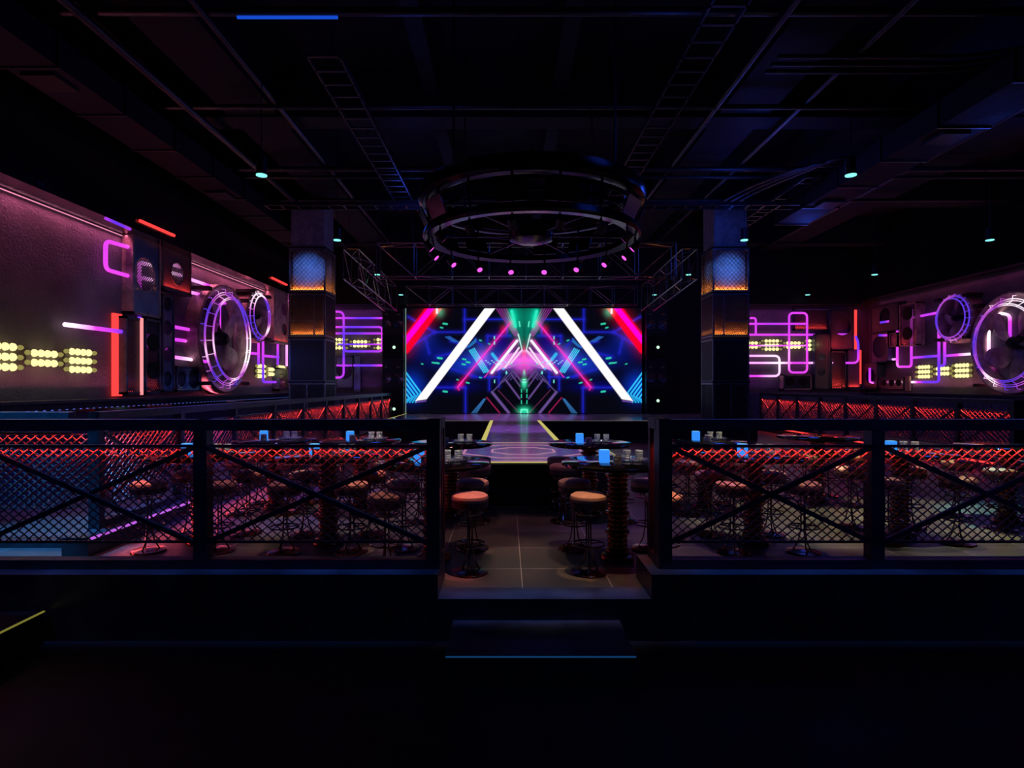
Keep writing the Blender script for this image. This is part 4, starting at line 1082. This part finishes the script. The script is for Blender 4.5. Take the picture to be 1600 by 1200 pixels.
def tray(x0, x1, y0, y1, z, lab):
    mb = MB()
    if x1-x0 < y1-y0:
        mb.box(x0, x0+.03, y0, y1, z, z+.09); mb.box(x1-.03, x1, y0, y1, z, z+.09)
        for k in range(int((y1-y0)/.4)): mb.box(x0, x1, y0+k*.4, y0+k*.4+.05, z, z+.02)
    else:
        mb.box(x0, x1, y0, y0+.03, z, z+.09); mb.box(x0, x1, y1-.03, y1, z, z+.09)
        for k in range(int((x1-x0)/.4)): mb.box(x0+k*.4, x0+k*.4+.05, y0, y1, z, z+.02)
    r_ = tag(empty('cable_tray', ((x0+x1)/2, (y0+y1)/2, z)), lab, 'cable tray')
    mb.build('ladder', 'pipe', r_)
    for k in range(3):
        t = (k+.5)/3
        if x1-x0 < y1-y0: q = (x0+.015, y0+(y1-y0)*t)
        else: q = (x0+(x1-x0)*t, y0+.015)
        MB().tube((q[0], q[1], z+.05), (q[0], q[1], CEIL), .01, 6).build('hanger', 'pipe', r_)
tray(2.6, 3.1, -2, 16.5, 6.6, 'ladder cable tray running back left of the centre right beam')
tray(7.0, 7.4, 13.9, 23, 6.6, 'ladder cable tray running back right of the right column')
tray(-6.2, 7.5, 15.2, 15.6, 6.35, 'ladder cable tray crossing the hall before the columns')
tray(-2.9, -2.4, 8.6, 16.3, 6.5, 'ladder cable tray running back left of the circular rig')
def duct(x0, x1, y0, y1, z0, z1, lab):
    r_ = tag(empty('air_duct', ((x0+x1)/2, (y0+y1)/2, z0)), lab, 'air duct')
    MB().box(x0, x1, y0, y1, z0, z1).build('duct_body', 'beam', r_)
    n = int((y1-y0)/1.5)
    for k in range(n+1):
        y = y0+k*(y1-y0)/n; MB().box(x0-.03, x1+.03, y-.02, y+.02, z0-.03, z1+.03).build('flange', 'pipe', r_)
    for y in (y0+1, (y0+y1)/2, y1-1): MB().tube(((x0+x1)/2, y, z1), ((x0+x1)/2, y, CEIL), .015, 6).build('hanger', 'pipe', r_)
    for k in range(4):
        y = y0+(k+.5)*(y1-y0)/4; MB().box((x0+x1)/2-.25, (x0+x1)/2+.25, y-.25, y+.25, z0-.06, z0-.005).build('air_outlet', 'black', r_)
duct(7.6, 8.5, 1.0, 16.8, 6.3, 6.75, 'rectangular air duct running back right of the hall centre')
duct(-7.2, -6.4, 1.0, 22, 6.3, 6.75, 'rectangular air duct running back near the left wall')
tag(MB().tube((-3.75, 8.3, 6.88), (-2.35, 8.3, 6.88), .022, 8).build('reflection_streak', 'bluereflect'), 'slim glowing streak imitating a blue reflection at the top of the picture', 'imitated reflection')  # glowing tube put in for a blue gloss reflection

# ------------------------------------------------------------------ hall lighting
for x, y, z, tx, ty, e, col, ang in (
    (-.3, 6.0, 6.5, -.55, 6.0, 150, (1, .5, .38), 22), (1.3, 5.0, 6.5, .95, 5.9, 140, (1, .62, .36), 22),
    (.3, 7.2, 6.6, .25, 7.1, 90, (1, .35, .4), 18), (.3, 5.6, 6.6, .3, 5.6, 80, (1, .8, .6), 18),
    (-2.6, 8.0, 6.5, -2.2, 8.0, 280, (1, .72, .68), 26), (-1.8, 6.5, 6.5, -2.0, 6.3, 150, (1, .45, .5), 26),
    (-3.9, 6.6, 6.5, -3.6, 6.6, 80, (1, .32, .32), 20), (-3.4, 9.0, 6.5, -3.3, 8.7, 620, (.2, .1, 1), 34), (-2.9, 7.3, 6.5, -2.7, 7.1, 90, (.95, .9, .5), 16),
    (2.8, 6.6, 6.5, 2.6, 6.5, 170, (1, .5, .4), 24), (3.6, 8.0, 6.5, 3.6, 7.7, 560, (.9, .85, .4), 26), (5.0, 7.4, 6.5, 4.6, 7.2, 260, (1, .72, .62), 26),
    (2.2, 7.4, 6.5, 2.1, 7.1, 170, (.4, .2, 1), 30), (6.0, 8.4, 6.5, 5.8, 8.0, 700, (.9, .82, .35), 26), (4.0, 10.5, 6.5, 4.0, 10.2, 260, (1, .45, .45), 32),
    (5.4, 6.3, 6.5, 5.2, 6.2, 320, (.85, .85, .4), 20), (7.4, 8.4, 6.5, 6.9, 8.0, 900, (.1, .9, 1), 18), (-1.8, 9.8, 6.5, -1.7, 9.5, 240, (1, .5, .55), 28),
    (1.2, 8.6, 6.5, 1.1, 8.1, 60, (1, .45, .35), 20), (-.8, 8.6, 6.5, -.8, 8.1, 60, (1, .45, .4), 20)):
    spot((x, y, z), (tx, ty, 0), e*2.2, col, ang, .5, .06)
spot((-6.2, 5.6, 5.5), (-5.3, 6.7, 0), 3000, (.03, .35, 1), 30, .6)
spot((-5.6, 8.0, 5.5), (-5.9, 9.5, 0), 500, (.1, .15, 1), 40, .6)
for x, y, e, col in ((-.36, 5.5, 150, (1, .28, .24)), (.72, 5.52, 110, (1, .5, .22)), (-.32, 6.25, 70, (1, .45, .25)), (.78, 6.24, 60, (1, .4, .25)),
                     (1.52, 5.5, 190, (1, .45, .2)), (-3.8, 6.28, 260, (1, .3, .28)), (-3.03, 7.0, 120, (1, .32, .26)), (-2.35, 6.95, 90, (1, .45, .3)), (-1.6, 6.25, 90, (1, .5, .3)),
                     (-1.6, 6.95, 120, (1, .4, .25)), (-1.1, 6.27, 100, (1, .4, .4)), (2.37, 6.2, 90, (1, .4, .2)), (3.1, 6.95, 150, (1, .3, .3)), (3.1, 6.23, 60, (1, .6, .4)),
                     (4.22, 7.3, 260, (1, .7, .5)), (4.97, 7.3, 200, (1, .5, .4)), (1.5, 6.27, 90, (1, .4, .5)), (5.95, 7.3, 200, (.1, .9, 1)), (6.7, 7.3, 260, (.1, .9, 1))):
    spot((x+.25, y-.3, 6.4), (x, y, .74), e*8, col, 4.2, .35, .02)
for x, y, d in TABLES[:10]:
    spot((x+.3, y-.6, 6.4), (x+.16, y+.08, 1.0), 1100, (1, .92, .82), 3.6, .5, .02)
# blue light falling on the curbs and steps
for cx_, lx in ((.31, 1.7), (-3.6, 5.8), (4.2, 5.8)):
    strip_light((cx_, 4.98, 6.9), lx, .16, .55*lx, (.07, .2, 1), spread=math.radians(4))
tag(MB().box(-.43, .92, 4.212, 4.2195, -.178, -.170).build('step_edge_glint', emat('blue_step_reflection', (.006, .05, .16), .8)), 'thin blue reflection painted along the edge of the lower step', 'imitated reflection')  # blue reflection on the nosing, imitated by an added glowing strip
# stage lights
spot((.6, 20.0, 6.0), (.3, 20.8, .6), 1100, (.6, .25, 1), 60, .7)
spot((.3, 13.6, 6.0), (.3, 15.2, .6), 1500, (.5, .16, 1), 36, .9)
spot((.3, 18.0, 5.6), (.3, 17.6, .6), 110, (1, .5, .4), 26, .7)
spot((.3, 10.1, 4.1), (.3, 10.1, .6), 60, (.75, .3, 1), 45, .7)
# hidden blue point lamps added to light the ceiling void dimly
for x, y, z, e in ((-1.5, 9.5, 5.9, 12), (2.5, 8.0, 5.8, 14), (5.5, 13.0, 5.9, 42), (8.6, 17.0, 5.9, 40), (-2.5, 15.0, 6.0, 22), (9.5, 11.5, 5.8, 30), (1.0, 19.0, 6.2, 12), (5.9, 15.6, 6.4, 8)):
    lamp('POINT', (x, y, z), e*.8, (.03, .1, 1), shadow_soft_size=.4)
spot((-1.6, 3.2, 4.4), (.4, 5.0, .3), 7, (.08, .2, 1), 60, .8, .3)
spot((-4.5, 2.0, 4.2), (-3.2, 5.1, 1.2), 40, (.08, .2, 1), 70, .8, .3)
spot((5.5, 2.0, 4.2), (3.4, 5.1, 1.2), 52, (.08, .18, 1), 70, .8, .3)
spot((1.2, 3.4, 2.6), (.3, 4.5, -.2), 5, (.05, .35, 1), 60, .8, .3)

# ------------------------------------------------------------------ world and view
w = bpy.data.worlds.new('world'); bpy.context.scene.world = w; w.use_nodes = True
w.node_tree.nodes['Background'].inputs[0].default_value = (.02, .03, .08, 1); w.node_tree.nodes['Background'].inputs[1].default_value = .01
sc = bpy.context.scene
sc.view_settings.view_transform = 'Standard'; sc.view_settings.look = 'None'
sc.view_settings.exposure = 0; sc.view_settings.gamma = 1; sc.view_settings.use_curve_mapping = False
